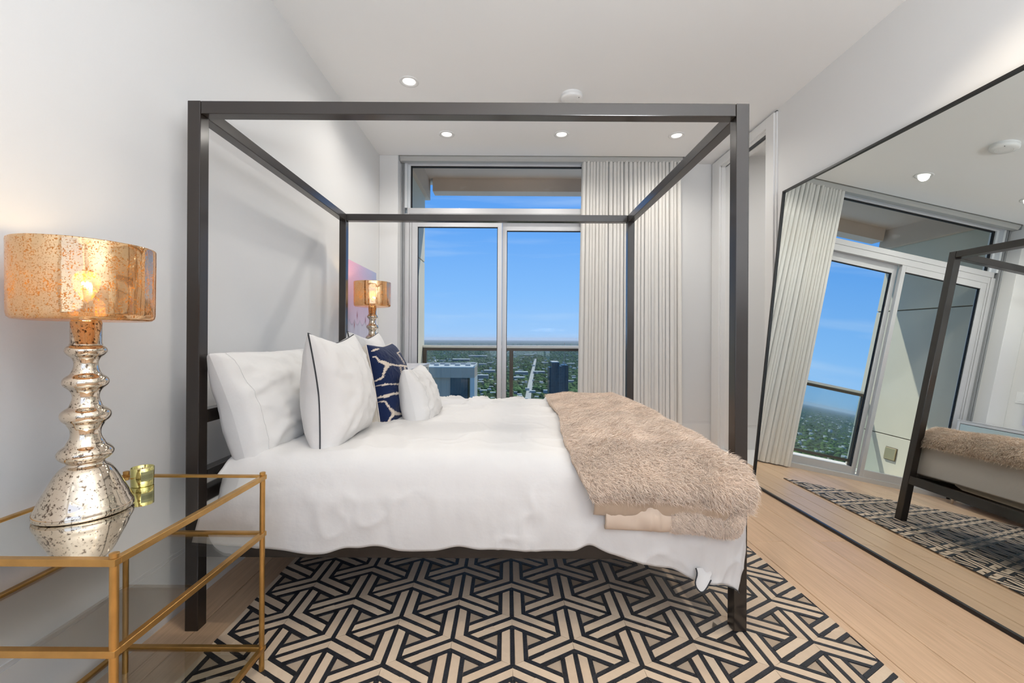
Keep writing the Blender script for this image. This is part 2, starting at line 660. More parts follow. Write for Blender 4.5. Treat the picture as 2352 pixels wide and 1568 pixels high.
# ceiling slab stops at the curtain pocket; the pocket has its own lid
c = MB().box(XL - 0.2, XR + 0.2, YR - 0.2, YB, HC, HC + 0.25)
c.box(XL - 0.2, 1.87, YB, YG + 0.2, HC + 0.09, HC + 0.25)
c.box(1.87, XR + 0.2, YB, YG + 0.2, HC, HC + 0.25)
struct(c.build('ceiling', M['ceiling']))

# left wall, and flush baseboard with a recessed joint above it
struct(MB().box(XL - 0.2, XL, YR, YG + 0.1, -0.02, HC + 0.1).build('wall_left', M['wall']))
bb = MB().box(XL, XL + 0.004, YR, YB, 0, 0.235).box(XL, XL + 0.004, YR, YB, 0.25, 0.2515)
struct(bb.build('baseboard_left', M['trim']))
# window wall: pier at the left of the opening
struct(MB().box(XL, -1.150, YB + 0.005, YG + 0.1, 0, HC + 0.1, 0.004).build('wall_back', M['wall']))
struct(MB().box(XL + 0.004, -1.15, YB - 0.001, YB + 0.005, 0, 0.235).build('baseboard_back', M['trim']))
# return at the right of the curtain
w = MB().box(1.84, XR + 0.14, 4.725, YG + 0.12, 0, HC + 0.1)
struct(w.build('wall_corner', M['wall']))
struct(MB().box(1.84, XR, 4.719, 4.725, 0, 0.222).box(1.84, XR, 4.7225, 4.725, 0.252, 0.2535)
       .build('baseboard_corner', M['trim']))

# right wall with the tall door opening
DY0, DY1, DZ = 3.715, 4.53, 2.935
w = MB().box(XR, XR + 0.14, YR, DY0, -0.02, HC + 0.1)
w.box(XR, XR + 0.14, DY1, YG + 0.12, -0.02, HC + 0.1)
w.box(XR, XR + 0.14, DY0, DY1, DZ, HC + 0.1)
struct(w.build('wall_right', M['wall']))
struct(MB().box(XR - 0.004, XR, YR, 3.58, 0, 0.235).build('baseboard_right', M['trim']))
# rear wall with its window opening
w = MB().box(XL, -1.05, YR - 0.2, YR, 0, HC).box(1.95, XR, YR - 0.2, YR, 0, HC)
w.box(-1.05, 1.95, YR - 0.2, YR, 0, 0.4).box(-1.05, 1.95, YR - 0.2, YR, 2.95, HC)
struct(w.build('wall_rear', M['wall']))

# door casing, jamb and pocket track
d = thing('door_1', None, None, (XR, 4.1, 0))
struct(d)
c = MB()
c.box(XR - 0.022, XR, 3.605, DY0, 0, 3.015, 0.002).box(XR - 0.022, XR, DY1, 4.685, 0, 3.015, 0.002)
c.box(XR - 0.022, XR, DY0, DY1, DZ, 3.015, 0.002)
c.build('casing', M['trim'], d)
c = MB().box(XR - 0.010, XR, 3.582, 3.605, 0, 3.022).box(XR - 0.010, XR, 3.582, 4.690, 3.015, 3.022)
c.build('outer_bead', M['trim'], d)
c = MB().box(XR, XR + 0.14, DY1 - 0.012, DY1, 0, DZ).box(XR, XR + 0.14, DY0, DY0 + 0.012, 0, DZ)
c.box(XR + 0.085, XR + 0.14, DY0, DY1, DZ - 0.012, DZ).box(XR, XR + 0.03, DY0, DY1, DZ - 0.012, DZ)
c.build('jamb', M['trim'], d)
MB().box(XR + 0.03, XR + 0.085, DY0 + 0.012, DY1 - 0.012, DZ - 0.006, DZ).build('pocket_track', M['track'], d)
MB().box(XR + 0.04, XR + 0.078, DY1 - 0.10, DY1 - 0.012, 0.005, DZ - 0.012).build('door_panel', M['trim'], d)
# the room behind the door
r2 = MB()
r2.box(XR + 0.14, 4.2, 4.50, 4.6, 0, HC + 0.05)
r2.box(4.2, 4.3, 2.6, 4.6, 0, HC + 0.05)
r2.box(XR + 0.14, 4.3, 2.5, 2.6, 0, HC + 0.05)
struct(r2.build('wall_side_room', M['wall']))
struct(MB().box(XR + 0.14, 4.3, 2.5, 4.6, HC, HC + 0.1).build('ceiling_side_room', M['ceiling']))
struct(MB().box(XR, 4.3, 2.5, 4.6, -0.05, 0.0).build('floor_side_room', M['trim']))
struct(MB().box(XR + 0.14, 4.2, 4.494, 4.50, 0, 0.222).box(XR + 0.14, 4.2, 4.4975, 4.50, 0.250, 0.2515)
       .build('baseboard_side_room', M['trim']))
add_light('side_room_ceiling_lamp', 'AREA', (3.3, 3.6, HC - 0.05), 14, (1, 0.97, 0.93), (0, 0, -1), shape='DISK', size=0.5)

# ------------------------------------------------------------------ window wall
wnd = thing('window_1', None, None, (0, YG, 0))
struct(wnd)
WX0, WX1 = -1.14, 1.84
T0, T1 = 2.535, 3.02            # transom glass
H1 = 2.335                      # head of the door glass, left leaf
fr = MB()
fr.box(-1.088, WX1, YG - 0.05, YG + 0.06, T0 - 0.06, T0, 0.003)
fr.box(-1.088, WX1, YG - 0.05, YG + 0.06, T1, HC + 0.09, 0.003)
fr.build('transom_frame', M['alu'], wnd)
fr = MB().box(-1.112, -1.088, YG - 0.06, YG + 0.06, T0, HC + 0.09).box(-1.088, -1.062, YG - 0.01, YG + 0.06, T0, T1)
fr.box(-1.062, WX1, YG - 0.01, YG + 0.04, T1 - 0.012, T1)
fr.build('transom_liner', M['alu_white'], wnd)
MB().box(-1.062, WX1, YG + 0.008, YG + 0.03, T1 - 0.026, T1 - 0.012).box(-1.062, -1.048, YG + 0.008, YG + 0.03, T0, T1) \
    .build('transom_gasket', M['gasket'], wnd)
MB().box(-1.05, WX1, YG + 0.014, YG + 0.018, T0, T1).build('transom_pane', M['glass'], wnd)
# side track of the roller blind
MB().box(-1.150, -1.131, YG - 0.075, YG - 0.015, 0, HC + 0.05).box(-1.127, -1.112, YG - 0.07, YG - 0.015, 0, HC + 0.05) \
    .build('blind_track', M['alu_dark'], wnd)
# fixed frame of the sliding door
fr = MB()
fr.box(-1.112, -1.065, YG - 0.05, YG + 0.06, 0, T0 - 0.06, 0.002)
fr.box(-1.062, -1.040, YG - 0.045, YG + 0.06, 0, T0 - 0.06, 0.002)
fr.box(-1.04, WX1, YG - 0.045, YG + 0.06, 2.405, T0 - 0.06, 0.002)
fr.box(-1.112, WX1, YG - 0.05, YG + 0.10, -0.02, 0.05, 0.003)
fr.build('door_frame', M['alu'], wnd)


def leaf(x0, x1, yo, s0, s1, head, foot=0.13):
    b = MB()
    b.box(x0, x0 + s0, yo - 0.02, yo + 0.02, 0.05, 2.405, 0.002)
    b.box(x1 - s1, x1, yo - 0.02, yo + 0.02, 0.05, 2.405, 0.002)
    b.box(x0 + s0, x1 - s1, yo - 0.02, yo + 0.02, head, 2.405, 0.002)
    b.box(x0 + s0, x1 - s1, yo - 0.02, yo + 0.02, 0.05, foot, 0.002)
    o = b.build('sash', M['alu'], wnd)
    g = 0.006
    q = MB()
    q.box(x0 + s0, x0 + s0 + g, yo - 0.012, yo + 0.012, foot, head).box(x1 - s1 - g, x1 - s1, yo - 0.012, yo + 0.012, foot, head)
    q.box(x0 + s0, x1 - s1, yo - 0.012, yo + 0.012, head - g, head)
    q.build('gasket', M['gasket'], o)
    MB().box(x0 + s0 + g, x1 - s1 - g, yo - 0.002, yo + 0.002, foot, head - g).build('pane', M['glass'], o)
    return o


leaf(-1.038, -0.065, YG - 0.022, 0.062, 0.046, H1)
leaf(-0.063, 0.93, YG + 0.03, 0.05, 0.06, 2.310)
leaf(0.93, 1.835, YG - 0.022, 0.06, 0.06, H1)

# roller blind cassette
rb = thing('roller_blind', 'grey roller blind cassette tucked above the transom window', 'blind', (-0.2, 4.62, HC))
pf = [(4.575, HC + 0.088), (4.575, HC + 0.01), (4.585, HC - 0.012), (4.600, HC - 0.030), (4.655, HC - 0.030), (4.655, HC + 0.088)]
b = MB()
n = len(pf)
b.add([(-1.142, y, z) for y, z in pf] + [(1.835, y, z) for y, z in pf],
      [(i, (i + 1) % n, n + (i + 1) % n, n + i) for i in range(n)] + [tuple(range(n))[::-1], tuple(range(n, 2 * n))])
b.build('cassette', M['shade_cloth'], rb)
MB().box(-1.15, -1.142, 4.572, 4.658, HC - 0.033, HC + 0.088).build('end_cap', M['alu_dark'], rb)

# ------------------------------------------------------------------ balcony
struct(MB().box(-1.6, 4.2, YG + 0.1, 6.35, -0.2, -0.03).build('balcony_floor', pmat('balcony_paving', (0.62, 0.58, 0.52), 0.8)))
struct(MB().box(-1.6, 4.2, YG + 0.06, 6.5, 3.42, 3.7).build('balcony_soffit', M['concrete']))
struct(MB().box(-1.08, 4.2, 6.22, 6.42, 3.235, 3.42).build('balcony_beam_front', M['concrete']))
struct(MB().box(-1.25, -1.135, YG + 0.07, 6.34, 3.14, 3.42).build('balcony_beam_side', M['concrete']))
bw = thing('balcony_wall', None, None, (-1.3, 5.5, 0))
struct(bw)
for z0, z1 in ((-0.03, 0.52), (0.53, 2.20), (2.215, 3.14)):
    MB().box(-1.40, -1.185, YG + 0.07, 6.2, z0, z1, 0.004).build('panel', M['panel_green'], bw)
MB().box(-1.40, -1.20, YG + 0.07, 6.19, -0.03, 3.2).build('joint_backing', M['joint'], bw)
struct(MB().box(XL - 0.2, -1.14, YG + 0.05, YG + 0.085, -0.03, 3.3).build('wall_outer_left', M['panel_green']))
for k, (yy, s) in enumerate(((5.55, 0.075), (5.20, 0.09))):
    t = thing('step_light' if k == 0 else 'outlet_cover',
              'brushed brass square plate low on the balcony side wall' if k == 0 else
              'pale framed square recess low on the balcony side wall', 'wall light' if k == 0 else 'outlet', (-1.18, yy, 0.28))
    if k == 0:
        MB().box(-1.185, -1.165, yy - s, yy + s, 0.22, 0.37, 0.006).build('cover', M['brass_plate'], t)
        MB().box(-1.185, -1.182, yy - s - 0.008, yy + s + 0.008, 0.212, 0.378).build('back_plate', M['joint'], t)
    else:
        q = MB().box(-1.185, -1.172, yy - s - 0.03, yy - s, 0.19, 0.42).box(-1.185, -1.172, yy + s, yy + s + 0.03, 0.19, 0.42)
        q.box(-1.185, -1.172, yy - s, yy + s, 0.39, 0.42).box(-1.185, -1.172, yy - s, yy + s, 0.19, 0.22)
        q.build('frame', M['panel_green'], t)
        MB().box(-1.185, -1.18, yy - s, yy + s, 0.22, 0.39).build('cover', M['brass_plate'], t)
rl = thing('balcony_railing', 'steel topped balcony railing with tinted glass panels and bronze posts', 'railing', (0.5, 6.1, 0))
MB().cyl((-1.183, 6.10, 1.018), (4.1, 6.10, 1.018), 0.021, n=16).build('top_rail', M['rail_steel'], rl, True)
MB().box(-1.18, 4.1, 6.085, 6.12, 0.962, 0.998).build('under_rail', M['rail_brown'], rl)
for px in (-1.155, 0.055, 1.30, 2.55, 3.8):
    MB().box(px - 0.026, px + 0.026, 6.08, 6.115, -0.03, 0.962, 0.003).build('post', M['rail_brown'], rl)
for xa, xb in ((-1.125, 0.025), (0.085, 1.27), (1.33, 2.52), (2.58, 3.77)):
    MB().box(xa, xb, 6.094, 6.102, 0.06, 0.962).build('glass_panel', M['rail_glass'], rl)
MB().box(-1.12, 4.1, 6.085, 6.11, 0.02, 0.06).build('bottom_rail', M['rail_brown'], rl)

# ------------------------------------------------------------------ curtain
def smoothstep(a, b, x):
    t = np.clip((x - a) / (b - a), 0, 1)
    return t * t * (3 - 2 * t)


nu, nv = 1100, 46
U = np.linspace(0, 1, nu)
V = np.linspace(0, 1, nv)
cur = np.zeros((nv, nu, 3))
rr = np.random.default_rng(5)
nf = 27
ph = np.cumsum(rr.uniform(0.7, 1.3, nf + 1))
ph = (ph - ph[0]) / (ph[-1] - ph[0])
phase = np.interp(U, ph, np.arange(nf + 1)) * 2 * np.pi
amp_f = np.interp(U, ph, rr.uniform(0.6, 1.25, nf + 1))
slow = np.interp(U, np.linspace(0, 1, 9), rr.uniform(-1, 1, 9))
for j, v in enumerate(V):
    z = 3.075 - v * (3.075 - 0.012)
    spread = 1 + 0.02 * v
    x = 0.775 + U * 1.045 * spread - 0.035 * v * (1 - U) ** 3
    a = (0.030 + 0.012 * v) * amp_f
    ph2 = phase + 0.5 * v * slow + 0.12 * np.sin(3 * v + U * 9)
    sn = np.sin(ph2)
    y = 4.623 + a * np.sign(sn) * np.abs(sn) ** 0.6 * (1 - 0.25 * v) + 0.014 * v * np.sin(ph2 * 0.31 + 1.0)
    x = x + 0.012 * np.cos(ph2) * (0.7 + 0.3 * v)
    y = y - 0.02 * smoothstep(0, 0.03, U) + 0.02
    cur[j, :, 0] = x
    cur[j, :, 1] = np.clip(y, 4.555, 4.672)
    cur[j, :, 2] = z
M['curtain'] = pmat('off_white_drapery', (0.84, 0.815, 0.77), 0.85, spec=0.1, trans=0.15, sheen=0.1)
o = MB().grid(cur).build('curtain', M['curtain'], smooth=True)
tag(o, 'full height off-white pleated curtain drawn over the right of the window', 'curtain')

# ------------------------------------------------------------------ leaning mirror
MX0, LEAN, YAW, HM = 1.920, 0.101, -0.013, 2.302
MY0, MY1 = 0.45, 3.40
ml = thing('floor_mirror', 'huge thin black framed mirror leaning against the right wall', 'mirror', (MX0, 1.9, 0))
e_dir = Vector((math.sin(YAW), math.cos(YAW), 0))
nrm = Vector((-math.cos(LEAN) * math.cos(YAW), math.cos(LEAN) * math.sin(YAW), math.sin(LEAN)))
up = Vector((math.sin(LEAN) * math.cos(YAW), -math.sin(LEAN) * math.sin(YAW), math.cos(LEAN)))
org = Vector((MX0, MY1, 0.003))


def mpt(y, h, d):
    return org + up * h + nrm * d + e_dir * (y - MY1)


def mbox(y0, y1, h0, h1, d0, d1):
    v = [mpt(y, h, d) for d in (d0, d1) for (y, h) in ((y0, h0), (y1, h0), (y1, h1), (y0, h1))]
    return MB().add(v, [(0, 1, 2, 3), (7, 6, 5, 4), (0, 4, 5, 1), (1, 5, 6, 2), (2, 6, 7, 3), (3, 7, 4, 0)])


fw = 0.014
b = MB()
for q in (mbox(MY0, MY1, 0, fw, -0.018, 0.010), mbox(MY0, MY1, HM - fw, HM, -0.018, 0.010),
          mbox(MY0, MY0 + fw, fw, HM - fw, -0.018, 0.010), mbox(MY1 - fw, MY1, fw, HM - fw, -0.018, 0.010)):
    b.add(q.v, q.f)
b.build('frame', M['black_frame'], ml)
mbox(MY0 + fw, MY1 - fw, fw, HM - fw, -0.004, 0.0).build('mirror_glass', M['mirror'], ml)
mbox(MY0 + 0.005, MY1 - 0.005, 0.005, HM - 0.005, -0.016, -0.006).build('backing_board', M['black_frame'], ml)

# ------------------------------------------------------------------ ceiling fittings
def downlight(x, y, label):
    t = thing('downlight', label, 'ceiling light', (x, y, HC), 'recessed downlights')
    R1, R0 = 0.072, 0.050
    b = MB()
    b.lathe([(R1, HC), (R1, HC - 0.004), (R1 - 0.008, HC - 0.006), (R0 + 0.004, HC - 0.006), (R0, HC - 0.003)], x, y, 40)
    b.build('trim_ring', M['trim'], t, True)
    MB().lathe([(R0, HC - 0.003), (R0 - 0.004, HC + 0.0), (R0 - 0.012, HC + 0.018)], x, y, 40).build('reflector', M['trim'], t, True)
    MB().lathe([(R0 - 0.0005, HC - 0.0008), (0.001, HC - 0.0010)], x, y, 32).build('lens', M['downlight_on'], t, True)
    return t


downlight(-0.74, 3.23, 'lone recessed downlight over the pillow end of the bed')
downlight(-0.577, 4.06, 'recessed downlight in the window row, closest to the head wall')
downlight(0.493, 4.05, 'middle recessed downlight of the row in front of the window')
downlight(1.567, 4.06, 'recessed downlight in front of the curtain')
sd = thing('smoke_detector', 'round white detector on the ceiling above the bed', 'detector', (0.49, 3.40, HC))
MB().lathe([(0.084, HC), (0.084, HC - 0.016), (0.086, HC - 0.018), (0.086, HC - 0.032), (0.078, HC - 0.040), (0.05, HC - 0.043), (0.001, HC - 0.044)],
           0.49, 3.40, 40).build('body', M['plate'], sd, True)
b = MB()
for k in range(1, 5):
    b.lathe([(0.012 * k + 0.003, HC - 0.0437), (0.012 * k + 0.0055, HC - 0.0448), (0.012 * k + 0.008, HC - 0.0433)], 0.49, 3.40, 28)
b.build('grille_ring', M['plate'], sd, True)
MB().cyl((0.54, 3.355, HC - 0.0445), (0.54, 3.355, HC - 0.040), 0.003, n=8).build('indicator', M['track'], sd)
for k_, (x_, y_) in enumerate(((-0.74, 3.23), (-0.577, 4.06), (0.493, 4.05), (1.567, 4.06))):
    add_light('downlight_beam', 'SPOT', (x_, y_, HC - 0.012), 46, (1.0, 0.955, 0.89), (0, 0, -1), spot_size=2.75, spot_blend=1.0, shadow_soft_size=0.04)
# two more fittings of the same kind, above the near side of the bed (out of the frame); the mirror one is added for a brighter floor
for x_, y_, e_, lab_ in ((1.567, 1.75, 55, 'unseen downlight added to brighten the floor in front of the mirror'), (0.15, 0.85, 46, 'recessed downlight above the near end of the rug')):
    downlight(x_, y_, lab_)
    add_light('downlight_beam', 'SPOT', (x_, y_, HC - 0.012), e_, (1.0, 0.86, 0.68), (0, 0, -1), spot_size=2.05, spot_blend=0.6, shadow_soft_size=0.04)


# ------------------------------------------------------------------ canopy bed
BX0, BX1, BY0, BY1, BH, PT = -1.234, 0.925, 1.6716, 3.2314, 2.039, 0.050
bed = thing('canopy_bed', 'dark bronze metal four-poster canopy bed with open square frame', 'bed', (0, 2.4, 0))
RUGZ = 0.010
for (x0, y0, z0) in ((BX0, BY0, 0), (BX1 - PT, BY0, RUGZ), (BX0, BY1 - PT, 0), (BX1 - PT, BY1 - PT, RUGZ)):
    MB().box(x0, x0 + PT, y0, y0 + PT, z0, BH, 0.0025).build('post', M['bed_metal'], bed)
for y0 in (BY0 + 0.0006, BY1 - PT + 0.0006):
    MB().box(BX0 + PT + 0.0015, BX1 - PT - 0.0015, y0, y0 + PT - 0.001, BH - PT, BH - 0.0008, 0.0025).build('canopy_rail', M['bed_metal'], bed)
    MB().box(BX0 + PT, BX1 - PT, y0, y0 + PT - 0.001, 0.286, 0.346, 0.0025).build('side_rail', M['bed_metal'], bed)
for x0 in (BX0 + 0.0006, BX1 - PT + 0.0006):
    MB().box(x0, x0 + PT - 0.001, BY0 + PT + 0.0015, BY1 - PT - 0.0015, BH - PT, BH - 0.0008, 0.0025).build('canopy_rail', M['bed_metal'], bed)
MB().box(BX0 + 0.0006, BX0 + PT - 0.0004, BY0 + PT, BY1 - PT, 0.286, 0.346, 0.0025).build('head_rail', M['bed_metal'], bed)
MB().box(BX1 - PT + 0.0004, BX1 - 0.0006, BY0 + PT, BY1 - PT, 0.286, 0.346, 0.0025).build('foot_rail', M['bed_metal'], bed)
for z0 in (0.793, 0.555):
    MB().box(BX0 + 0.0006, BX0 + PT - 0.0004, BY0 + PT, BY1 - PT, z0, z0 + 0.052, 0.0025).build('headboard_bar', M['bed_metal'], bed)
for k in range(9):
    x = -1.05 + k * 0.225
    MB().box(x, x + 0.08, BY0 + PT, BY1 - PT, 0.315, 0.333).build('slat', M['bed_metal'], bed)
mt = MB().box(-1.165, 0.70, 1.80, 3.11, 0.334, 0.612, 0.05).build('mattress', M['mattress'], smooth=True)
tag(mt, 'thick white mattress under the duvet on the canopy bed', 'mattress')

# ------------------------------------------------------------------ cloth draped over the bed
XC, YF, YRR = 0.72, 1.735, 3.17


def fbm(x, y, z=0.0, o=3):
    return mnoise.fractal(Vector((x, y, z)), 1.0, 2.0, o)


fbmv = np.vectorize(lambda x, y, z: mnoise.fractal(Vector((x, y, z)), 1.0, 2.0, 3))


def drape(p, q, top, R, kx=1.45, ky=1.0, extra=0.0):
    """lay cloth coordinates over the mattress box; returns position array"""
    ox = np.maximum(0, p - XC)
    oyf = np.maximum(0, YF - q)
    oyr = np.maximum(0, q - YRR)
    oy = oyf + oyr
    sg = np.where(oyf > 0, -1.0, 1.0)
    r = np.hypot(ox, oy)
    rs = np.where(r > 1e-9, r, 1)
    dx, dy = ox / rs, oy / rs * sg
    r = r * (1 - 0.19 * (2 * dx * dy) ** 2)
    a = np.minimum(r / R, math.pi / 2)
    out = R * np.sin(a) + extra
    down = R * (1 - np.cos(a)) + np.maximum(0, r - R * math.pi / 2)
    X = np.minimum(p, XC) + dx * out * kx
    Y = np.clip(q, YF, YRR) + dy * out * ky * (1 + 1.1 * np.abs(dx * dy) * (oyf > 0))
    Z = top - down
    # in front of the foot post the cloth spreads a little further
    w = smoothstep(0, 1, (1.668 - Y) / 0.03) * smoothstep(0.70, 0.84, X)
    X = X + 0.062 * w
    return np.stack([X, Y, Z], -1), down, r


def duvet_top(x, y):
    return 0.682 + 0.020 * (1 - ((y - 2.45) / 0.75) ** 2) + 0.010 * np.exp(-((x + 0.1) / 0.5) ** 2)


m_, n_ = 230, 250
P0, P1 = -1.085, XC + 0.37
pp = np.linspace(P0, P1, m_)
tt = np.linspace(0, 1, n_)
frontL = 0.388 + 0.012 * fbmv(pp * 2.0, 3.3, 0.0)
for xn, wd, hh in ((-0.60, 0.05, 0.020), (-0.49, 0.07, 0.026), (-0.18, 0.06, 0.014), (0.31, 0.045, 0.026), (-0.85, 0.09, 0.010)):
    frontL -= hh * np.exp(-((pp - xn) / wd) ** 2)
frontL -= 0.03 * smoothstep(-0.6, -1.08, pp)
frontL += 0.055 * smoothstep(0.35, 0.62, pp) + 0.055 * smoothstep(0.60, 0.74, pp)
q0 = YF - frontL
q1 = np.full(m_, YRR + 0.40)
PPg = np.repeat(pp[:, None], n_, 1)
QQg = q0[:, None] + (q1 - q0)[:, None] * tt[None, :]
topz = duvet_top(PPg, QQg)
Pd, down, r_ = drape(PPg, QQg, topz, 0.10)
# folds and creases
w1 = fbmv(PPg * 2.2, QQg * 2.2, 1.0)
w2 = fbmv(PPg * 7.0 + 0.6 * w1, QQg * 3.0, 5.0)
ridge = 1 - np.abs(fbmv(PPg * 3.2 + QQg * 1.3, QQg * 3.0 - PPg * 1.0, 9.0)) * 2.2
ontop = smoothstep(0.10, 0.0, down)
far = smoothstep(2.35, 3.1, QQg)
Pd[..., 2] += ontop * (0.006 * w1 + 0.004 * w2 + (0.006 + 0.022 * far) * np.clip(ridge, 0, 1) ** 4)
side = smoothstep(0.06, 0.16, down)
bulge = 0.018 * np.sin(np.clip(down / 0.40, 0, 1) * math.pi) * side
sgn = np.where(QQg < YF, -1.0, np.where(QQg > YRR, 1.0, 0.0))
Pd[..., 1] += sgn * (bulge + side * (0.013 * w1 + 0.007 * w2 + 0.006 * np.clip(ridge, 0, 1) ** 3))
xs = np.where(PPg > XC, 1.0, 0.0)
cwt = np.clip((PPg - XC) / 0.12, 0, 1) * (sgn == 0)
Pd[..., 0] += cwt * side * (0.004 * w1)
# the head end hangs away from the mattress in a slanting edge
wl = smoothstep(-0.55, -1.08, PPg)
Pd[..., 0] -= wl * 0.33 * np.maximum(0, down - 0.03) * np.where(sgn != 0, 1, 0)
Pd[..., 2] -= smoothstep(-1.00, -1.085, PPg) * 0.022 * ontop
duv = MB().grid(Pd, flip=True).build('duvet', M['cotton'], smooth=True)
tag(duv, 'puffy white duvet spread over the canopy bed', 'duvet')
sm = duv.modifiers.new('thickness', 'SOLIDIFY')
sm.thickness = 0.012
sm.offset = -1
# charcoal hem cord at the folded back corner
q_ = MB()
hem = [Pd[i, 0] + np.array((0.004, 0.0, -0.004)) for i in range(m_ - 40, m_)]
q_.tube(hem, 0.0022, 6)
q_.build('hem_cord', M['piping'], duv)
# turned-up corner tip with its cord
cx_, cy2, cz_ = 0.735, 1.618, 0.262
n5 = 9
Pf = np.zeros((n5, n5, 3))
for a_ in range(n5):
    for b_ in range(n5):
        u_, v_ = a_ / (n5 - 1), b_ / (n5 - 1)
        Pf[a_, b_] = (cx_ - 0.030 + 0.055 * u_ + 0.004 * math.sin(6 * v_), cy2 + 0.012 * math.sin(3.1 * u_) * (1 - v_) - 0.006 * v_,
                      cz_ + 0.020 - 0.010 * u_ - (0.030 + 0.052 * math.sin(math.pi * min(1, 0.25 + 0.75 * u_))) * v_)
tp = MB().grid(Pf).build('corner_flap', M['sheet'], duv, True)
q_ = MB().tube([tuple(Pf[0, b_]) for b_ in range(n5)] + [tuple(Pf[a_, -1]) for a_ in range(1, n5)], 0.0026, 6)
q_.build('flap_cord', M['piping'], duv)

# ---- fur throw
thr = thing('fur_throw', 'champagne faux fur throw folded across the foot of the bed', 'throw', (0.6, 2.4, 0.7))
RT = 0.128


def throw_sheet(r0f, r0r, dp0, off, bul, na=110, nb=230, both=True, rstart=None):
    """strip of the throw between the overhangs r0f (front) and r0r (rear)"""
    s = np.linspace(0, 1, na)
    t = np.linspace(0, 1, nb)
    qa, qb = YF - r0f, (YRR + r0r)
    if rstart is not None:
        qb = YF - rstart
    Q = qa + (qb - qa) * t
    fo = np.maximum(0, YF - Q)
    ro = np.maximum(0, Q - YRR)
    left = 0.250 + 0.035 * np.clip((Q - 1.75) / 1.4, 0, 1) + 0.40 * np.maximum(0, fo - 0.10) + 0.3 * np.maximum(0, ro - 0.1) + dp0
    left = left + 0.012 * np.sin(Q * 6.0)
    right = np.where((fo > 0.02) | (ro > 0.02), XC + 0.125, XC + 0.215)
    right = XC + 0.215 - 0.03 * smoothstep(0.0, 0.16, fo + ro)
    PPt = left[None, :] + (right - left)[None, :] * s[:, None]
    QQt = np.repeat(Q[None, :], na, 0)
    top = duvet_top(PPt, QQt) + 0.028 + 0.012 * smoothstep(0.25, 0.5, PPt)
    P, dn, rr_ = drape(PPt, QQt, top, RT, 1.18, 1.0)
    a1 = fbmv(PPt * 2.5, QQt * 2.5, 21.0)
    a2 = fbmv(PPt * 6.0 + a1, QQt * 2.2, 25.0)
    on = smoothstep(0.12, 0.0, dn)
    P[..., 2] += on * (0.010 * a1 + 0.007 * a2)
    # a long soft fold that runs across the bed
    fold = np.exp(-((PPt - (0.62 + 0.18 * (QQt - 2.4))) / 0.035) ** 2)
    P[..., 2] += on * 0.012 * fold
    sg = np.where(QQt < YF, -1.0, np.where(QQt > YRR, 1.0, 0.0))
    sd = smoothstep(0.03, 0.12, dn)
    P[..., 1] += sg * sd * (0.010 * a2 + off)
    return P, dn, PPt, QQt, sg, s, t


# main fur layer
PA, dnA, pA, qA, sgA, sA, tA = throw_sheet(0.232, 0.250, 0.0, 0.012, 0)
ovA = np.maximum(0, YF - qA) + np.maximum(0, qA - YRR)
hemr = smoothstep(0.17, 0.25, ovA)
PA[..., 1] += sgA * 0.022 * np.sin(np.clip((ovA - 0.13) / 0.12, 0, 1) * math.pi)
PA[..., 2] += hemr * (0.012 * fbmv(pA * 5.0, 2.2, 0.0) - 0.085 * np.maximum(0, pA - 0.50))
fa = MB().grid(PA, flip=True).build('fur_layer', M['fur_back'], thr, True)
sm = fa.modifiers.new('thickness', 'SOLIDIFY')
sm.thickness = 0.02
sm.offset = -1


def hem_band(r0, r1, off, bul, dp0, name, mat, side, seed, sag=0.0):
    """a folded layer hanging below the main hem, rolled outwards"""
    na, nb = 110, 26
    s = np.linspace(0, 1, na)
    t = np.linspace(0, 1, nb)
    rr_ = r0 + (r1 - r0) * t
    if side == 'front':
        Q = YF - rr_
    else:
        Q = YRR + rr_
    left = 0.250 + 0.40 * (r0 - 0.10) + dp0
    right = XC + 0.185
    PPt = np.repeat((left + (right - left) * s)[:, None], nb, 1)
    QQt = np.repeat(Q[None, :], na, 0)
    top = duvet_top(PPt, QQt) + 0.030
    P, dn, _ = drape(PPt, QQt, top, RT, 1.18, 1.0)
    sgn_ = -1.0 if side == 'front' else 1.0
    a2 = fbmv(PPt * 5.5, QQt * 3.0, seed)
    a3 = np.clip(1 - np.abs(fbmv(PPt * 7.0, QQt * 1.0, seed + 3)) * 3, 0, 1) ** 2
    prof = np.sin(t * math.pi) ** 0.7
    P[..., 1] += sgn_ * (off + bul * prof[None, :] * (0.9 + 0.4 * a2) + 0.008 * a2 + 0.007 * a3)
    tt2 = smoothstep(0.4, 1.0, t)[None, :]
    P[..., 2] += tt2 * (0.010 * a2 - sag * (PPt - 0.55))
    # rolled under at the lower edge
    P[..., 2] += 0.012 * smoothstep(0.85, 1.0, t)[None, :]
    # rounded fold at the foot end
    e = smoothstep(0.90, 1.0, s)[:, None]
    P[..., 1] -= sgn_ * 0.03 * e ** 2
    o = MB().grid(P, flip=(side != 'front')).build(name, mat, thr, True)
    sm_ = o.modifiers.new('thickness', 'SOLIDIFY')
    sm_.thickness = 0.012
    sm_.offset = 0
    return P, PPt


for side in ('front', 'rear'):
    hem_band(0.185, 0.302, -0.004, 0.020, 0.035, 'lining_fold', M['satin'], side, 31.0, 0.02)
    Pc_, pc_ = hem_band(0.245, 0.350, -0.010, 0.032, 0.055, 'lower_fold', M['satin'] if side == 'rear' else M['fur_back'], side, 41.0, 0.03)
    if side == 'front':
        PC, pC = Pc_, pc_


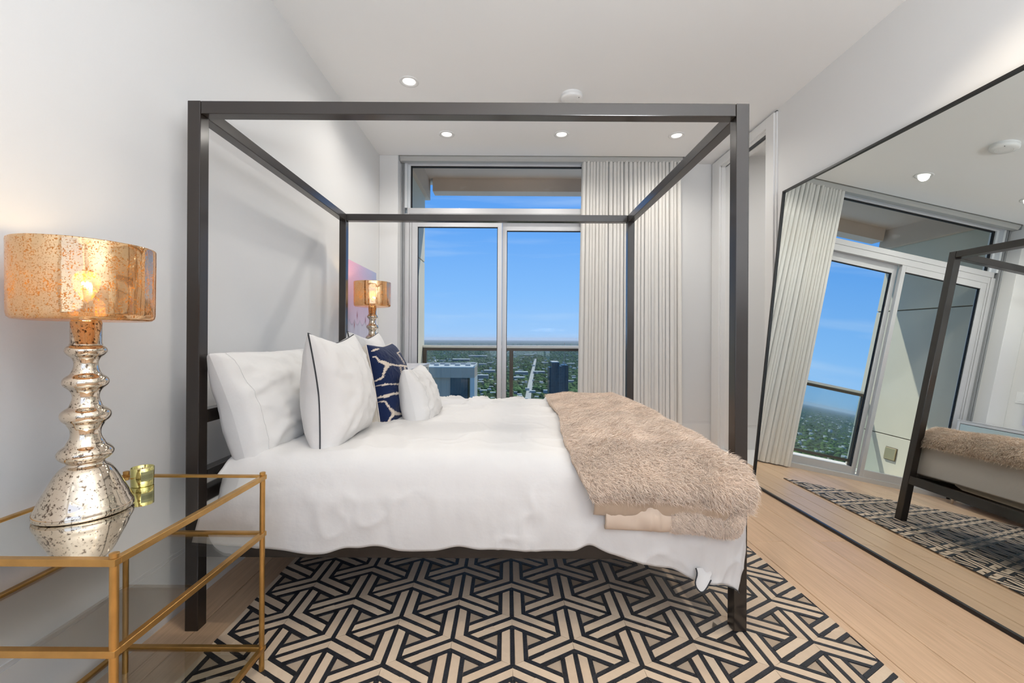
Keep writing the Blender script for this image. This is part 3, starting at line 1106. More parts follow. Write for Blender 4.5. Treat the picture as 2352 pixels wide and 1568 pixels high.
def fur(P, count, length, seed, keep=None, wid=0.0011):
    """tapered hairs over a grid of points"""
    g = np.random.default_rng(seed)
    m2, n2 = P.shape[:2]
    du = np.gradient(P, axis=0)
    dv = np.gradient(P, axis=1)
    nn = np.cross(du, dv)
    ln = np.linalg.norm(nn, axis=-1)
    area = ln.ravel()
    ok = np.ones(m2 * n2, bool) if keep is None else keep.ravel()
    w = area * ok
    idx = g.choice(m2 * n2, size=count, p=w / w.sum())
    nn = (nn / np.maximum(ln, 1e-9)[..., None]).reshape(-1, 3)
    cen = P.reshape(-1, 3).mean(0)
    du_, dv_ = du.reshape(-1, 3)[idx], dv.reshape(-1, 3)[idx]
    base = P.reshape(-1, 3)[idx] + du_ * g.uniform(-0.5, 0.5, (count, 1)) + dv_ * g.uniform(-0.5, 0.5, (count, 1))
    N = nn[idx]
    inward = ((base - np.array([[0.4, 2.45, 0.2]])) * N).sum(1) < 0
    N[inward] *= -1
    flow = np.array([0.55, -0.25, -0.55]) + 0.45 * g.normal(size=(count, 3))
    cl = np.sin(base[:, :1] * 31 + 3 * np.sin(base[:, 1:2] * 17)) * 0.35
    flow = flow + cl * np.array([0.3, 0.6, 0.0])
    flow -= (flow * N).sum(1, keepdims=True) * N
    flow /= np.linalg.norm(flow, axis=1, keepdims=True) + 1e-9
    Ln = length * g.uniform(0.55, 1.25, (count, 1))
    mid = base + N * Ln * 0.42 + flow * Ln * 0.22
    tip_ = base + N * Ln * 0.60 + flow * Ln * 0.75
    side_ = np.cross(tip_ - base, g.normal(size=(count, 3)))
    side_ /= np.linalg.norm(side_, axis=1, keepdims=True) + 1e-9
    b0 = base - N * 0.002
    V_ = np.stack([b0 - side_ * wid, b0 + side_ * wid, mid + side_ * wid * 0.8, mid - side_ * wid * 0.8, tip_], 1).reshape(-1, 3)
    k = np.arange(count) * 5
    q4 = np.stack([k, k + 1, k + 2, k + 3], 1)
    t3 = np.stack([k + 3, k + 2, k + 4], 1)
    me = bpy.data.meshes.new('fur_pile')
    nl = count * 7
    me.vertices.add(count * 5)
    me.vertices.foreach_set('co', V_.ravel())
    me.loops.add(nl)
    me.polygons.add(count * 2)
    me.loops.foreach_set('vertex_index', np.concatenate([q4.ravel(), t3.ravel()]))
    ls = np.concatenate([np.arange(count) * 4, count * 4 + np.arange(count) * 3])
    me.polygons.foreach_set('loop_start', ls)
    me.update(calc_edges=True)
    me.validate()
    me.materials.append(M['fur'])
    o = bpy.data.objects.new('fur_pile', me)
    COL.objects.link(o)
    o.parent = thr
    o.matrix_parent_inverse = thr.matrix_basis.inverted()
    o['kind'] = 'stuff'
    return o


fur(PA, 120000, 0.030, 11, wid=0.0009)
fur(PC, 14000, 0.022, 12, keep=(pC > 0.60), wid=0.0009)

# ------------------------------------------------------------------ pillows
def pillow_grid(w, h, th, n=44, pinch=0.07, seed=0.0, crease=0.006, sag=0.0, flat=0.42):
    s = np.linspace(-1, 1, n)
    # denser sampling at the rim
    s = np.sign(s) * (1 - (1 - np.abs(s)) ** 1.35)
    S, T = np.meshgrid(s, s, indexing='ij')
    x = w / 2 * S * (1 - pinch * (1 - np.abs(T) ** 1.5))
    y = h / 2 * T * (1 - pinch * (1 - np.abs(S) ** 1.5))
    prof = ((1 - S ** 2) ** flat) * ((1 - T ** 2) ** flat)
    z = th / 2 * prof * (1 - sag * T)
    c1 = fbmv(S * 1.6 + seed, T * 1.6, seed)
    ang = np.arctan2(T, S)
    rad = np.hypot(S, T)
    c2 = np.sin(ang * 13 + 4 * c1 + seed) * smoothstep(0.45, 1.0, rad) * (1 - np.maximum(np.abs(S), np.abs(T)) ** 8)
    c3 = fbmv(S * 4.0 + seed, T * 2.6, seed + 4)
    c4 = (1 - np.abs(fbmv(S * 2.6 + T * 1.2 + seed, T * 2.2 - S * 0.6, seed + 8)) * 2.5)
    zf = z + (crease * 0.8 * c2 + 1.3 * crease * c3 + crease * 1.2 * np.clip(c4, 0, 1) ** 3) * prof ** 0.5 + 0.02 * th * c1 * prof
    zb = -z + crease * c3 * prof ** 0.5
    return x, y, zf, zb, S, T


def place(x, y, z, Mx):
    p = np.stack([x, y, z, np.ones_like(x)], -1)
    return (p @ np.array(Mx).T)[..., :3]


def frame_from(bottom, top, along=(0, 1, 0)):
    """matrix whose y axis runs bottom->top, x axis along the bed's width, z towards the room"""
    b_, t_ = Vector(bottom), Vector(top)
    yv = (t_ - b_).normalized()
    xv = Vector(along)
    xv = (xv - yv * xv.dot(yv)).normalized()
    zv = xv.cross(yv)
    mt_ = Matrix.Identity(4)
    for i in range(3):
        mt_[i][0], mt_[i][1], mt_[i][2] = xv[i], yv[i], zv[i]
    c_ = (b_ + t_) / 2
    for i in range(3):
        mt_[i][3] = c_[i]
    return mt_


def rim(x, y, Mx):
    a = list(zip(x[:, 0], y[:, 0])) + list(zip(x[-1, 1:], y[-1, 1:])) + list(zip(x[-2::-1, -1], y[-2::-1, -1])) + list(zip(x[0, -2:0:-1], y[0, -2:0:-1]))
    return [Mx @ Vector((p[0], p[1], 0)) for p in a]


def make_pillow(name, label, cat, w, h, th, Mx, mat, piping=None, group=None, seed=0.0, pinch=0.07, crease=0.006, sag=0.15,
                seam=None, flat=0.42, flange=0.0):
    t = thing(name, label, cat, tuple(Mx.to_translation()), group)
    x, y, zf, zb, S, T = pillow_grid(w, h, th, 46, pinch, seed, crease, sag, flat)
    b = MB().grid(place(x, y, zf, Mx)).grid(place(x, y, zb, Mx), flip=True)
    b.build('case', mat, t, True)
    if flange > 0:
        k = 1 + flange
        xr, yr = x * (1 + 2 * flange * 0), y
        rim0 = rim(x, y, Mx)
        cen = Mx.to_translation()
        rim1 = [p + (p - cen) * flange for p in rim0]
        n2 = len(rim0)
        vv = [tuple(p) for p in rim0] + [tuple(p) for p in rim1]
        MB().add(vv, [(i, (i + 1) % n2, n2 + (i + 1) % n2, n2 + i) for i in range(n2)]).build('flange', mat, t, True)
        if piping:
            MB().tube(rim1, piping, 6, closed=True).build('piping', M['piping'], t, True)
    elif piping:
        MB().tube(rim(x, y, Mx), piping, 6, closed=True).build('piping', M['piping'], t, True)
    if seam:
        jj = int(np.argmin(np.abs(S[:, 0] - seam)))
        pts = place(x, y, zf + 0.0012, Mx)[jj, 2:-2]
        MB().tube([tuple(p) for p in pts], 0.0016, 6).build('hem_seam', mat, t, True)
    return t


PZ = 0.675
make_pillow('sleeping_pillow', 'plump white sleeping pillow leaning on the headboard bar', 'pillow', 0.78, 0.47, 0.25,
            frame_from((-1.005, 2.06, PZ - 0.02), (-1.135, 2.06, PZ + 0.36)), M['sheet'], group='white pillows on the bed', seed=2.0, crease=0.007, sag=0.22, seam=-0.86, pinch=0.05, flat=0.30)
make_pillow('euro_sham', 'near white square sham with charcoal piping, tallest pillow on the bed', 'pillow', 0.51, 0.51, 0.28,
            frame_from((-0.745, 1.985, PZ - 0.01), (-0.790, 1.985, PZ + 0.448)), M['cotton'], piping=0.0032, group='white pillows on the bed', seed=5.0, crease=0.006, sag=0.2, pinch=0.17, flat=0.42)
make_pillow('euro_sham', 'white piped sham standing behind the blue patterned cushion', 'pillow', 0.56, 0.53, 0.25,
            frame_from((-0.79, 2.66, PZ + 0.0), (-0.87, 2.66, PZ + 0.46)), M['cotton'], piping=0.0032, group='white pillows on the bed', seed=8.0, sag=0.2, pinch=0.17, flat=0.42)
make_pillow('lumbar_pillow', 'small white lumbar pillow in front of the blue cushion', 'pillow', 0.41, 0.33, 0.20,
            frame_from((-0.455, 2.43, PZ - 0.015), (-0.525, 2.43, PZ + 0.285)), M['cotton'], piping=None, group='white pillows on the bed', seed=12.0, sag=0.2, pinch=0.10, seam=-0.80, flat=0.34)

# blue ikat cushion: woven pattern on the front panel, plain linen back
bc = thing('ikat_cushion', 'navy and cream patterned square cushion with a plain linen back', 'cushion', (-0.66, 2.44, PZ), None)
Mb = frame_from((-0.640, 2.455, PZ - 0.02), (-0.715, 2.455, PZ + 0.40))
n3 = 150
x, y, zf, zb, S, T = pillow_grid(0.49, 0.47, 0.24, n3, 0.08, 17.0, 0.003, 0.1, 0.38)
SEG = [
    ((125, 310, 5), (180, 305, 9), (250, 390, 20), (330, 410, 30), (400, 450, 38)),
    ((400, 450, 38), (345, 545, 22), (300, 690, 15), (190, 730, 13)),
    ((400, 450, 34), (480, 445, 12), (560, 465, 12), (640, 465, 14), (760, 480, 12)),
    ((205, 825, 7), (330, 815, 8), (360, 805, 18), (400, 800, 7), (500, 798, 8), (610, 798, 12)),
    ((220, 1040, 15), (370, 1012, 22), (500, 975, 18), (590, 960, 20), (655, 990, 9)),
    ((235, 1115, 7), (355, 1110, 12), (440, 1240, 18), (520, 1320, 36)),
    ((520, 1320, 36), (600, 1335, 20), (735, 1328, 8)),
    ((520, 1320, 30), (450, 1400, 20), (405, 1490, 15), (270, 1495, 12)),
    ((110, 205, 10), (170, 180, 18), (240, 163, 6)),
    ((570, 235, 7), (640, 330, 6), (700, 430, 6)),
    ((570, 235, 7), (640, 212, 8), (700, 215, 6)),
    ((620, 470, 7), (648, 640, 6), (610, 798, 7)),
    ((300, 1495, 10), (370, 1530, 10)),
    ((700, 480, 12), (715, 560, 8)),
]
# the wishbones are drawn where they sit on the plump front as one faces it from the near side of the room
_w = place(x, y, zf, Mb)
_u, _v = _w[..., 0] / _w[..., 1] * F, (EYE - _w[..., 2]) / _w[..., 1] * F
PX = (1165.6 + _u - 0.0055 * _v - 840) * 7.84
PY = (778 + _v + 0.0055 * _u - 780) * 7.84
jag = 10 * np.sign(np.sin(PY * 0.33)) + 6 * np.sin(PY * 0.21 + PX * 0.02)
mask = np.zeros_like(PX)
for sg_ in SEG:
    for (xa, ya, ta), (xb, yb, tb) in zip(sg_[:-1], sg_[1:]):
        dx, dy = xb - xa, yb - ya
        u_ = np.clip(((PX + 0.7 * jag - xa) * dx + (PY - ya) * dy) / (dx * dx + dy * dy), 0, 1)
        dist = np.hypot((PX + 0.7 * jag) - (xa + u_ * dx), PY - (ya + u_ * dy))
        mask = np.maximum(mask, (dist < (ta + (tb - ta) * u_) + 2).astype(float))
M['ikat'] = attr_mat('ikat_weave', rough=0.9, bump=0.3, bscale=500, sheen=0.15, spec=0.1)
fp = MB().grid(place(x, y, zf, Mb)).build('front_panel', M['ikat'], bc, True)
ca = fp.data.color_attributes.new('col', 'FLOAT_COLOR', 'POINT')
blue = np.array((0.010, 0.020, 0.068))
cream = np.array((0.70, 0.60, 0.50))
colr = blue[None, None] * (1 - mask[..., None]) + cream[None, None] * mask[..., None]
ca.data.foreach_set('color', np.concatenate([colr, np.ones_like(mask)[..., None]], -1).astype(np.float32).ravel())
fp['label'] = 'navy woven front with jagged cream wishbone lines'
MB().grid(place(x[::3, ::3], y[::3, ::3], zb[::3, ::3] * 1.5, Mb), flip=True).build('back_panel', M['linen'], bc, True)
MB().tube(rim(x, y, Mb)[::3], 0.0035, 6, closed=True).build('welt', M['linen'], bc, True)

# ------------------------------------------------------------------ bedside table
TXL, TXR, TY0, TY1, TZ = -1.281, -0.822, 0.913, 1.466, 0.6665
tb = thing('side_table', 'antique brass three tier side table with a mirrored top', 'side table', ((TXL + TXR) / 2, (TY0 + TY1) / 2, 0))
LR = 0.0083
for (x, y, z0) in ((TXL, TY0, 0), (TXR, TY0, RUGZ), (TXL, TY1, 0), (TXR, TY1, RUGZ)):
    o = MB().cyl((x, y, z0), (x, y, 0.677), LR, n=24).build('leg', M['brass'], tb, True)
    smooth_by_angle(o)
    f_ = MB().lathe([(0.0001, 0.6775), (LR - 0.001, 0.6775), (LR + 0.0008, 0.6765), (LR + 0.0008, 0.668), (LR, 0.667)], x, y, 24).build('finial', M['brass'], o, True)
    smooth_by_angle(f_)
bars = [(TZ, 0.0150), (0.4760, 0.0150), (0.0905, 0.0150)]
for z1, hh in bars:
    e = 0.0095
    for y in (TY0, TY1):
        MB().box(TXL - e, TXR + e, y - e, y + 0.006 if y == TY0 else y + e, z1 - hh, z1, 0.0012).build('cross_bar', M['brass'], tb) if y == TY0 else \
            MB().box(TXL - e, TXR + e, y - 0.006, y + e, z1 - hh, z1, 0.0012).build('cross_bar', M['brass'], tb)
    for x in (TXL, TXR):
        xa, xb = (x - e, x + 0.006) if x == TXL else (x - 0.006, x + e)
        MB().box(xa, xb, TY0 + 0.006, TY1 - 0.006, z1 - hh, z1, 0.0012).build('cross_bar', M['brass'], tb)
MB().box(TXL + 0.006, TXR - 0.006, TY0 + 0.006, TY1 - 0.006, 0.6565, 0.6625).build('mirror_top', M['mirror_top'], tb)
MB().box(TXL + 0.006, TXR - 0.006, TY0 + 0.006, TY1 - 0.006, 0.6525, 0.6560).build('top_backing', pmat('brown_mirror_backing', (0.72, 0.58, 0.43), 0.6), tb)
MB().box(TXL + 0.006, TXR - 0.006, TY0 + 0.006, TY1 - 0.006, 0.4665, 0.4715).build('glass_shelf', M['shelf_glass'], tb)
MB().box(TXL + 0.006, TXR - 0.006, TY0 + 0.006, TY1 - 0.006, 0.0810, 0.0860).build('glass_shelf', M['shelf_glass'], tb)

# ------------------------------------------------------------------ mercury glass lamps
LX, LY, LZ = -1.125, 1.163, 0.6627


def build_lamp(label):
    t = thing('table_lamp', label, 'lamp', (LX, LY, LZ), 'mercury glass table lamps')
    z = LZ
    ctrl = [(0.094, 0.000), (0.0995, 0.004), (0.1000, 0.014), (0.0975, 0.022), (0.0935, 0.030), (0.0885, 0.045), (0.078, 0.068), (0.069, 0.088), (0.060, 0.106),
            (0.050, 0.120), (0.041, 0.127), (0.0385, 0.131), (0.040, 0.136), (0.050, 0.143), (0.0565, 0.153), (0.0565, 0.163), (0.049, 0.173), (0.041, 0.180),
            (0.0385, 0.186), (0.0335, 0.196), (0.0305, 0.208), (0.032, 0.222), (0.0375, 0.233), (0.040, 0.238), (0.048, 0.246), (0.0515, 0.256), (0.050, 0.267), (0.041, 0.276),
            (0.0345, 0.281), (0.030, 0.293), (0.0270, 0.306), (0.029, 0.318), (0.034, 0.327), (0.038, 0.331), (0.045, 0.338), (0.0475, 0.347), (0.045, 0.356), (0.038, 0.363),
            (0.032, 0.368), (0.027, 0.380), (0.0245, 0.393), (0.026, 0.404), (0.031, 0.413), (0.038, 0.419), (0.0425, 0.427), (0.0425, 0.434), (0.038, 0.441), (0.032, 0.4445)]
    prof = []
    cp = np.array(ctrl)
    for i in range(len(cp) - 1):
        p0, p1, p2, p3 = cp[max(i - 1, 0)], cp[i], cp[i + 1], cp[min(i + 2, len(cp) - 1)]
        for u in (0, 0.5):
            prof.append(tuple(0.5 * ((2 * p1) + (-p0 + p2) * u + (2 * p0 - 5 * p1 + 4 * p2 - p3) * u * u + (-p0 + 3 * p1 - 3 * p2 + p3) * u ** 3)))
    prof.append(ctrl[-1])
    prof = [(r, z + h) for r, h in prof]
    MB().lathe(prof, LX, LY, 64, closed_bot=True, closed_top=True, wob=lambda a, zz: 0.006 * math.sin(2 * a + 9 * zz) + 0.004 * math.sin(3 * a - 23 * zz)) \
        .build('base', M['mercury'], t, True)
    nk = MB().lathe([(0.0335, z + 0.4445), (0.0335, z + 0.447), (0.0318, z + 0.449), (0.0318, z + 0.505), (0.030, z + 0.509)], LX, LY, 48, closed_bot=True, closed_top=True)
    nk.build('neck', M['mercury'], t, True)
    zs = z + 0.509
    sp = [(0.030, zs), (0.120, zs), (0.136, zs + 0.002), (0.1425, zs + 0.008), (0.1445, zs + 0.018), (0.1450, zs + 0.10), (0.1458, zs + 0.196), (0.1452, zs + 0.199),
          (0.1432, zs + 0.199), (0.1425, zs + 0.195), (0.1420, zs + 0.02), (0.136, zs + 0.008), (0.030, zs + 0.006)]
    MB().lathe(sp, LX, LY, 96, wob=lambda a, zz: 0.0035 * math.sin(7 * a + 1.0) + 0.0022 * math.sin(13 * a + 2) + 0.0015 * math.sin(22 * a)) \
        .build('shade', M['mercury_shade'], t, True)
    MB().cyl((LX, LY, zs + 0.006), (LX, LY, zs + 0.055), 0.016, 0.014, 20).build('socket', M['chrome'], t, True)
    bp = [(0.012, zs + 0.055), (0.014, zs + 0.065), (0.024, zs + 0.083), (0.029, zs + 0.102), (0.027, zs + 0.118), (0.018, zs + 0.130), (0.001, zs + 0.134)]
    MB().lathe(bp, LX, LY, 24).build('bulb', M['bulb'], t, True)
    return t


lamp = build_lamp('large silvered glass lamp with amber drum shade on the brass side table')
lamp2 = copy_tree(lamp)
lamp2.location = (-1.10, 3.54, 0.8745)
lamp2['label'] = 'far silvered glass lamp with amber shade, seen beyond the pillows'

# ------------------------------------------------------------------ scented candle
CX, CYY, CZ, CR, CH = -1.148, 1.372, 0.6627, 0.0292, 0.058
cn = thing('scented_candle', 'small gold glass candle on the mirrored table top', 'candle', (CX, CYY, CZ))
MB().lathe([(0.001, CZ), (CR - 0.002, CZ), (CR, CZ + 0.002), (CR + 0.0008, CZ + CH - 0.001), (CR - 0.0004, CZ + CH), (CR - 0.002, CZ + CH - 0.001), (CR - 0.0022, CZ + 0.006), (0.001, CZ + 0.005)],
           CX, CYY, 56).build('tumbler', M['gold_glass'], cn, True)
MB().lathe([(CR - 0.0024, CZ + CH - 0.010), (CR - 0.004, CZ + CH - 0.0092), (0.010, CZ + CH - 0.0080), (0.001, CZ + CH - 0.0082)], CX, CYY, 40).build('wax', M['wax'], cn, True)
MB().cyl((CX, CYY, CZ + CH - 0.008), (CX + 0.001, CYY - 0.001, CZ + CH - 0.002), 0.0008, n=8).build('wick', M['wick'], cn)
face = math.atan2(-CYY, -CX) + 0.50     # the label is turned towards the bed


def on_can(u, h, d):
    a = face + u / CR
    return (CX + (CR + d) * math.cos(a), CYY + (CR + d) * math.sin(a), CZ + h)


lw, l0, l1 = 0.018, 0.0185, 0.0475
b = MB()
P = np.array([[on_can(-lw + 2 * lw * i / 24, h, 0.0009) for h in np.linspace(l0, l1, 3)] for i in range(25)])
lb = b.grid(P).build('label', M['label_paper'], cn, True)


def text_on(txt, size, u0, h0, d):
    cu = bpy.data.curves.new('text', 'FONT')
    cu.body = txt
    cu.size = size
    ob = bpy.data.objects.new('text', cu)
    COL.objects.link(ob)
    bpy.context.view_layer.update()
    dg = bpy.context.evaluated_depsgraph_get()
    me = bpy.data.meshes.new_from_object(ob.evaluated_get(dg))
    bpy.data.objects.remove(ob)
    bpy.data.curves.remove(cu)
    for v in me.vertices:
        v.co = on_can(u0 + v.co.x, h0 + v.co.y, d)
    me.materials.clear()
    me.materials.append(M['label_ink'])
    me.name = 'lettering'
    o = bpy.data.objects.new('lettering', me)
    COL.objects.link(o)
    o.parent = lb
    o.matrix_parent_inverse = cn.matrix_basis.inverted()
    return o


text_on('ADIUM DE V', 0.0052, -0.0155, 0.0400, 0.0013)
b = MB()
for k in range(8):
    h = 0.0368 - k * 0.0017
    e = 0.0150 if k % 3 else 0.0120
    P = np.array([[on_can(-0.0155 + (0.0155 + e) * i / 16, hh, 0.0011) for hh in (h, h + 0.0005)] for i in range(17)])
    b.grid(P)
b.build('fine_print', M['label_ink'], lb)

# ------------------------------------------------------------------ dresser, painting, switch
ds = thing('dresser', 'white lacquered dresser with pale aqua glass fronts in the window corner', 'dresser', (-1.07, 3.89, 0))
DX0, DX1, DYA, DYB, DZT = -1.332, -0.812, 3.30, 4.505, 0.866
c = MB()
c.box(DX0, DX1, DYA, DYA + 0.025, 0.15, DZT, 0.002).box(DX0, DX1, DYB - 0.025, DYB, 0.15, DZT, 0.002)
c.box(DX0, DX1, DYA + 0.025, DYB - 0.025, DZT - 0.028, DZT, 0.002).box(DX0, DX1, DYA + 0.025, DYB - 0.025, 0.15, 0.175, 0.002)
c.box(DX0, DX0 + 0.015, DYA + 0.025, DYB - 0.025, 0.175, DZT - 0.028)
c.build('body', M['white_lacquer'], ds)
MB().box(DX0 + 0.004, DX1 + 0.004, DYA - 0.004, DYB + 0.004, DZT + 0.001, DZT + 0.008, 0.0015).build('glass_top', M['white_lacquer'], ds)
ymid = (DYA + DYB) / 2
for k, (z0, z1) in enumerate(((0.18, 0.405), (0.41, 0.62), (0.625, 0.833))):
    for ya, yb in ((DYA + 0.03, ymid - 0.003), (ymid + 0.003, DYB - 0.03)):
        o = MB().box(DX1 - 0.022, DX1 - 0.002, ya, yb, z0, z1, 0.002).build('drawer', M['aqua_glass'], ds)
        MB().cyl((DX1 - 0.002, (ya + yb) / 2, (z0 + z1) / 2), (DX1 + 0.014, (ya + yb) / 2, (z0 + z1) / 2), 0.009, 0.011, 16).build('knob', M['chrome'], o, True)
for x in (DX0 + 0.05, DX1 - 0.05):
    for y in (DYA + 0.06, DYB - 0.06):
        MB().cyl((x, y, RUGZ if (x > -1.08 and y < 3.9) else 0.0), (x, y, 0.15), 0.010, 0.018, 16).build('leg', M['chrome'], ds, True)

pt = thing('painting', 'pink and lilac abstract canvas on the white wall behind the far lamp', 'painting', (XL, 3.95, 1.36))
PYA, PYB, PZA, PZB = 3.50, 4.36, 0.94, 1.782
MB().box(XL + 0.001, XL + 0.028, PYA, PYB, PZA, PZB, 0.002).build('canvas', M['linen'], pt)
ny, nz = 110, 110
Yg, Zg = np.meshgrid(np.linspace(0, 1, ny), np.linspace(0, 1, nz), indexing='ij')
pk, li, bl, pe, gr = (np.array(c_) for c_ in ((0.78, 0.45, 0.62), (0.56, 0.47, 0.66), (0.44, 0.49, 0.70), (0.86, 0.55, 0.55), (0.60, 0.58, 0.66)))
nz1 = fbmv(Yg * 2.5, Zg * 2.5, 3.0)[..., None]
nz2 = fbmv(Yg * 14, Zg * 2.0, 6.0)[..., None]
up_ = smoothstep(0.40, 0.75, Zg)[..., None]
rt_ = smoothstep(0.2, 0.95, Yg + 0.15 * nz1[..., 0])[..., None]
topc = (pk * (1 - rt_) + bl * rt_)
topc = topc * (1 - 0.5 * np.exp(-(((Yg - 0.2) / 0.25) ** 2 + ((Zg - 0.72) / 0.12) ** 2))[..., None]) + pe * 0.5 * np.exp(-(((Yg - 0.2) / 0.25) ** 2 + ((Zg - 0.72) / 0.12) ** 2))[..., None]
botc = gr * (1 + 0.08 * nz2) + np.array((0.0, 0.0, 0.02))
pc = topc * up_ + botc * (1 - up_)
scal = 0.47 - 0.05 * np.abs(np.sin(Yg * math.pi * 6.5 + 0.4))
lobes = ((Zg > scal - 0.06) & (Zg < 0.60))[..., None]
pc = np.where(lobes, 0.55 * pc + 0.45 * (np.array((0.70, 0.48, 0.66))[None, None] * (1 + 0.12 * nz1)), pc)
edge = (np.abs(Zg - (scal - 0.06)) < 0.008)[..., None]
pc = np.where(edge, np.array((0.50, 0.44, 0.56)), pc)
for yy, zz in ((0.28, 0.36), (0.36, 0.46), (0.62, 0.42)):
    d_ = np.exp(-(((Yg - yy) / 0.012) ** 2 + ((Zg - zz) / 0.035) ** 2))[..., None]
    pc = pc * (1 - d_) + np.array((0.25, 0.02, 0.06)) * d_
M['paint'] = attr_mat('abstract_paint', rough=0.6, bump=0.2, bscale=90)
Pp = np.stack([np.full_like(Yg, XL + 0.0286), PYA + 0.002 + Yg * (PYB - PYA - 0.004), PZA + 0.002 + Zg * (PZB - PZA - 0.004)], -1)
o = MB().grid(Pp).build('paint_layer', M['paint'], pt, True)
ca = o.data.color_attributes.new('col', 'FLOAT_COLOR', 'POINT')
ca.data.foreach_set('color', np.concatenate([np.clip(pc, 0, 1), np.ones((ny, nz, 1))], -1).astype(np.float32).ravel())

sw = thing('light_switch', 'white rocker switch plate on the wall beside the window corner', 'switch', (XL, 4.44, 1.22))
MB().box(XL, XL + 0.006, 4.395, 4.475, 1.165, 1.285, 0.002).build('plate', M['plate'], sw)
MB().box(XL + 0.006, XL + 0.010, 4.415, 4.455, 1.185, 1.265, 0.0015).build('rocker', M['plate'], sw)

# ------------------------------------------------------------------ patchwork cowhide rug
RX0, RX1, RY0, RY1 = -1.075, 1.312, 0.86, 3.92
rug = thing('patchwork_rug', 'cream and black geometric cowhide rug lying under the bed', 'rug', ((RX0 + RX1) / 2, (RY0 + RY1) / 2, 0))
MB().box(RX0, RX1, RY0, RY1, 0.0005, 0.005).build('backing', M['rug_back'], rug)
S_, D_, W_ = 0.258, 0.0477, 0.0166
E_ = D_ + W_ / 2
g_ = 0.0007


def a0(l):
    return abs(l) / math.tan(math.radians(60))


def a1(l):
    return S_ - (E_ + 0.5 * abs(l)) / math.sin(math.radians(60))


def strip(l0, l1):
    return [(a0(l0) + g_, l0 + g_), (a1(l0) - g_, l0 + g_), (a1(l1) - g_, l1 - g_), (a0(l1) + g_, l1 - g_)]


h_ = W_ / 2
ARM = {
    'centre': ('dark', [(g_, 0), (a0(h_) + g_, -h_ + g_), (a1(h_) - g_, -h_ + g_), (a1(0) - g_, 0), (a1(h_) - g_, h_ - g_), (a0(h_) + g_, h_ - g_)]),
    'side_p': ('dark', strip(D_ - h_, E_)),
    'side_m': ('dark', strip(-E_, -(D_ - h_))),
    'band_p': ('cream', strip(h_, D_ - h_)),
    'band_m': ('cream', strip(-(D_ - h_), -h_)),
}
inr = S_ / (2 * math.sqrt(3)) - E_ - g_
TRI = [(2 * inr * math.cos(math.radians(a)), 2 * inr * math.sin(math.radians(a))) for a in (0, 120, 240)]


def clip(poly):
    for ax, lim, sgn in ((0, RX0, 1), (0, RX1, -1), (1, RY0, 1), (1, RY1, -1)):
        out = []
        for i in range(len(poly)):
            p, q = poly[i], poly[(i + 1) % len(poly)]
            ip, iq = sgn * (p[ax] - lim) >= 0, sgn * (q[ax] - lim) >= 0
            if ip:
                out.append(p)
            if ip != iq:
                t = (lim - p[ax]) / (q[ax] - p[ax])
                out.append((p[0] + t * (q[0] - p[0]), p[1] + t * (q[1] - p[1])))
        poly = out
        if len(poly) < 3:
            return []
    return poly


def piece_geo(poly, zt):
    ar = sum(poly[i][0] * poly[(i + 1) % len(poly)][1] - poly[(i + 1) % len(poly)][0] * poly[i][1] for i in range(len(poly)))
    if ar < 0:
        poly = poly[::-1]
    n = len(poly)
    v = [(p[0], p[1], 0.005) for p in poly] + [(p[0], p[1], zt) for p in poly]
    f = [tuple(range(n, 2 * n))] + [(i, (i + 1) % n, n + (i + 1) % n, n + i) for i in range(n)]
    return v, f, abs(ar) / 2


ZT = {'dark': 0.0098, 'cream': 0.0090}
shared = {}
pieces = []
NX0, NY0 = 0.024, 1.752
rg = random.Random(9)
for i in range(-9, 10):
    for j in range(-12, 14):
        nx = NX0 + i * S_ * math.sqrt(3) / 2
        ny_ = NY0 + j * S_ + (S_ / 2 if i % 2 else 0)
        if not (RX0 - S_ < nx < RX1 + S_ and RY0 - S_ < ny_ < RY1 + S_):
            continue
        items = []
        for ang in (90, 210, 330):
            for key, (kd, poly) in ARM.items():
                items.append((key, kd, poly, nx, ny_, ang))
        # two triangles of the lattice cell
        for ang in (60, 120):
            cxx = nx + S_ / math.sqrt(3) * math.cos(math.radians(ang - 30 if ang == 60 else ang + 30 - 60 + 60))
            items.append(('tri', 'cream', TRI, nx + S_ / math.sqrt(3) * math.cos(math.radians(30 if ang == 60 else 150)),
                          ny_ + S_ / math.sqrt(3) * math.sin(math.radians(30)), 210 if ang == 60 else 330))
        for key, kd, poly, ox, oy, ang in items:
            ca_, sa_ = math.cos(math.radians(ang)), math.sin(math.radians(ang))
            wp = [(ox + p[0] * ca_ - p[1] * sa_, oy + p[0] * sa_ + p[1] * ca_) for p in poly]
            cp_ = clip(wp)
            if not cp_:
                continue
            whole = len(cp_) == len(wp) and all(abs(p[0] - q[0]) + abs(p[1] - q[1]) < 1e-9 for p, q in zip(cp_, wp))
            mx_ = sum(p[0] for p in cp_) / len(cp_)
            my_ = sum(p[1] for p in cp_) / len(cp_)
            v_, f_, ar = piece_geo(cp_, ZT[kd])
            if ar < 2e-5:
                continue
            # how large it shows in the photograph
            sc = ar / my_ ** 2.5
            vv = EYE / my_
            hidden = my_ < 1.40 or (my_ > 2.24 and mx_ < 0.60 * my_) or (abs(mx_ / my_) > 1.2)
            if hidden:
                sc *= 1e-3
            pieces.append((sc, key, kd, whole, cp_, poly, ox, oy, ang, v_, f_))
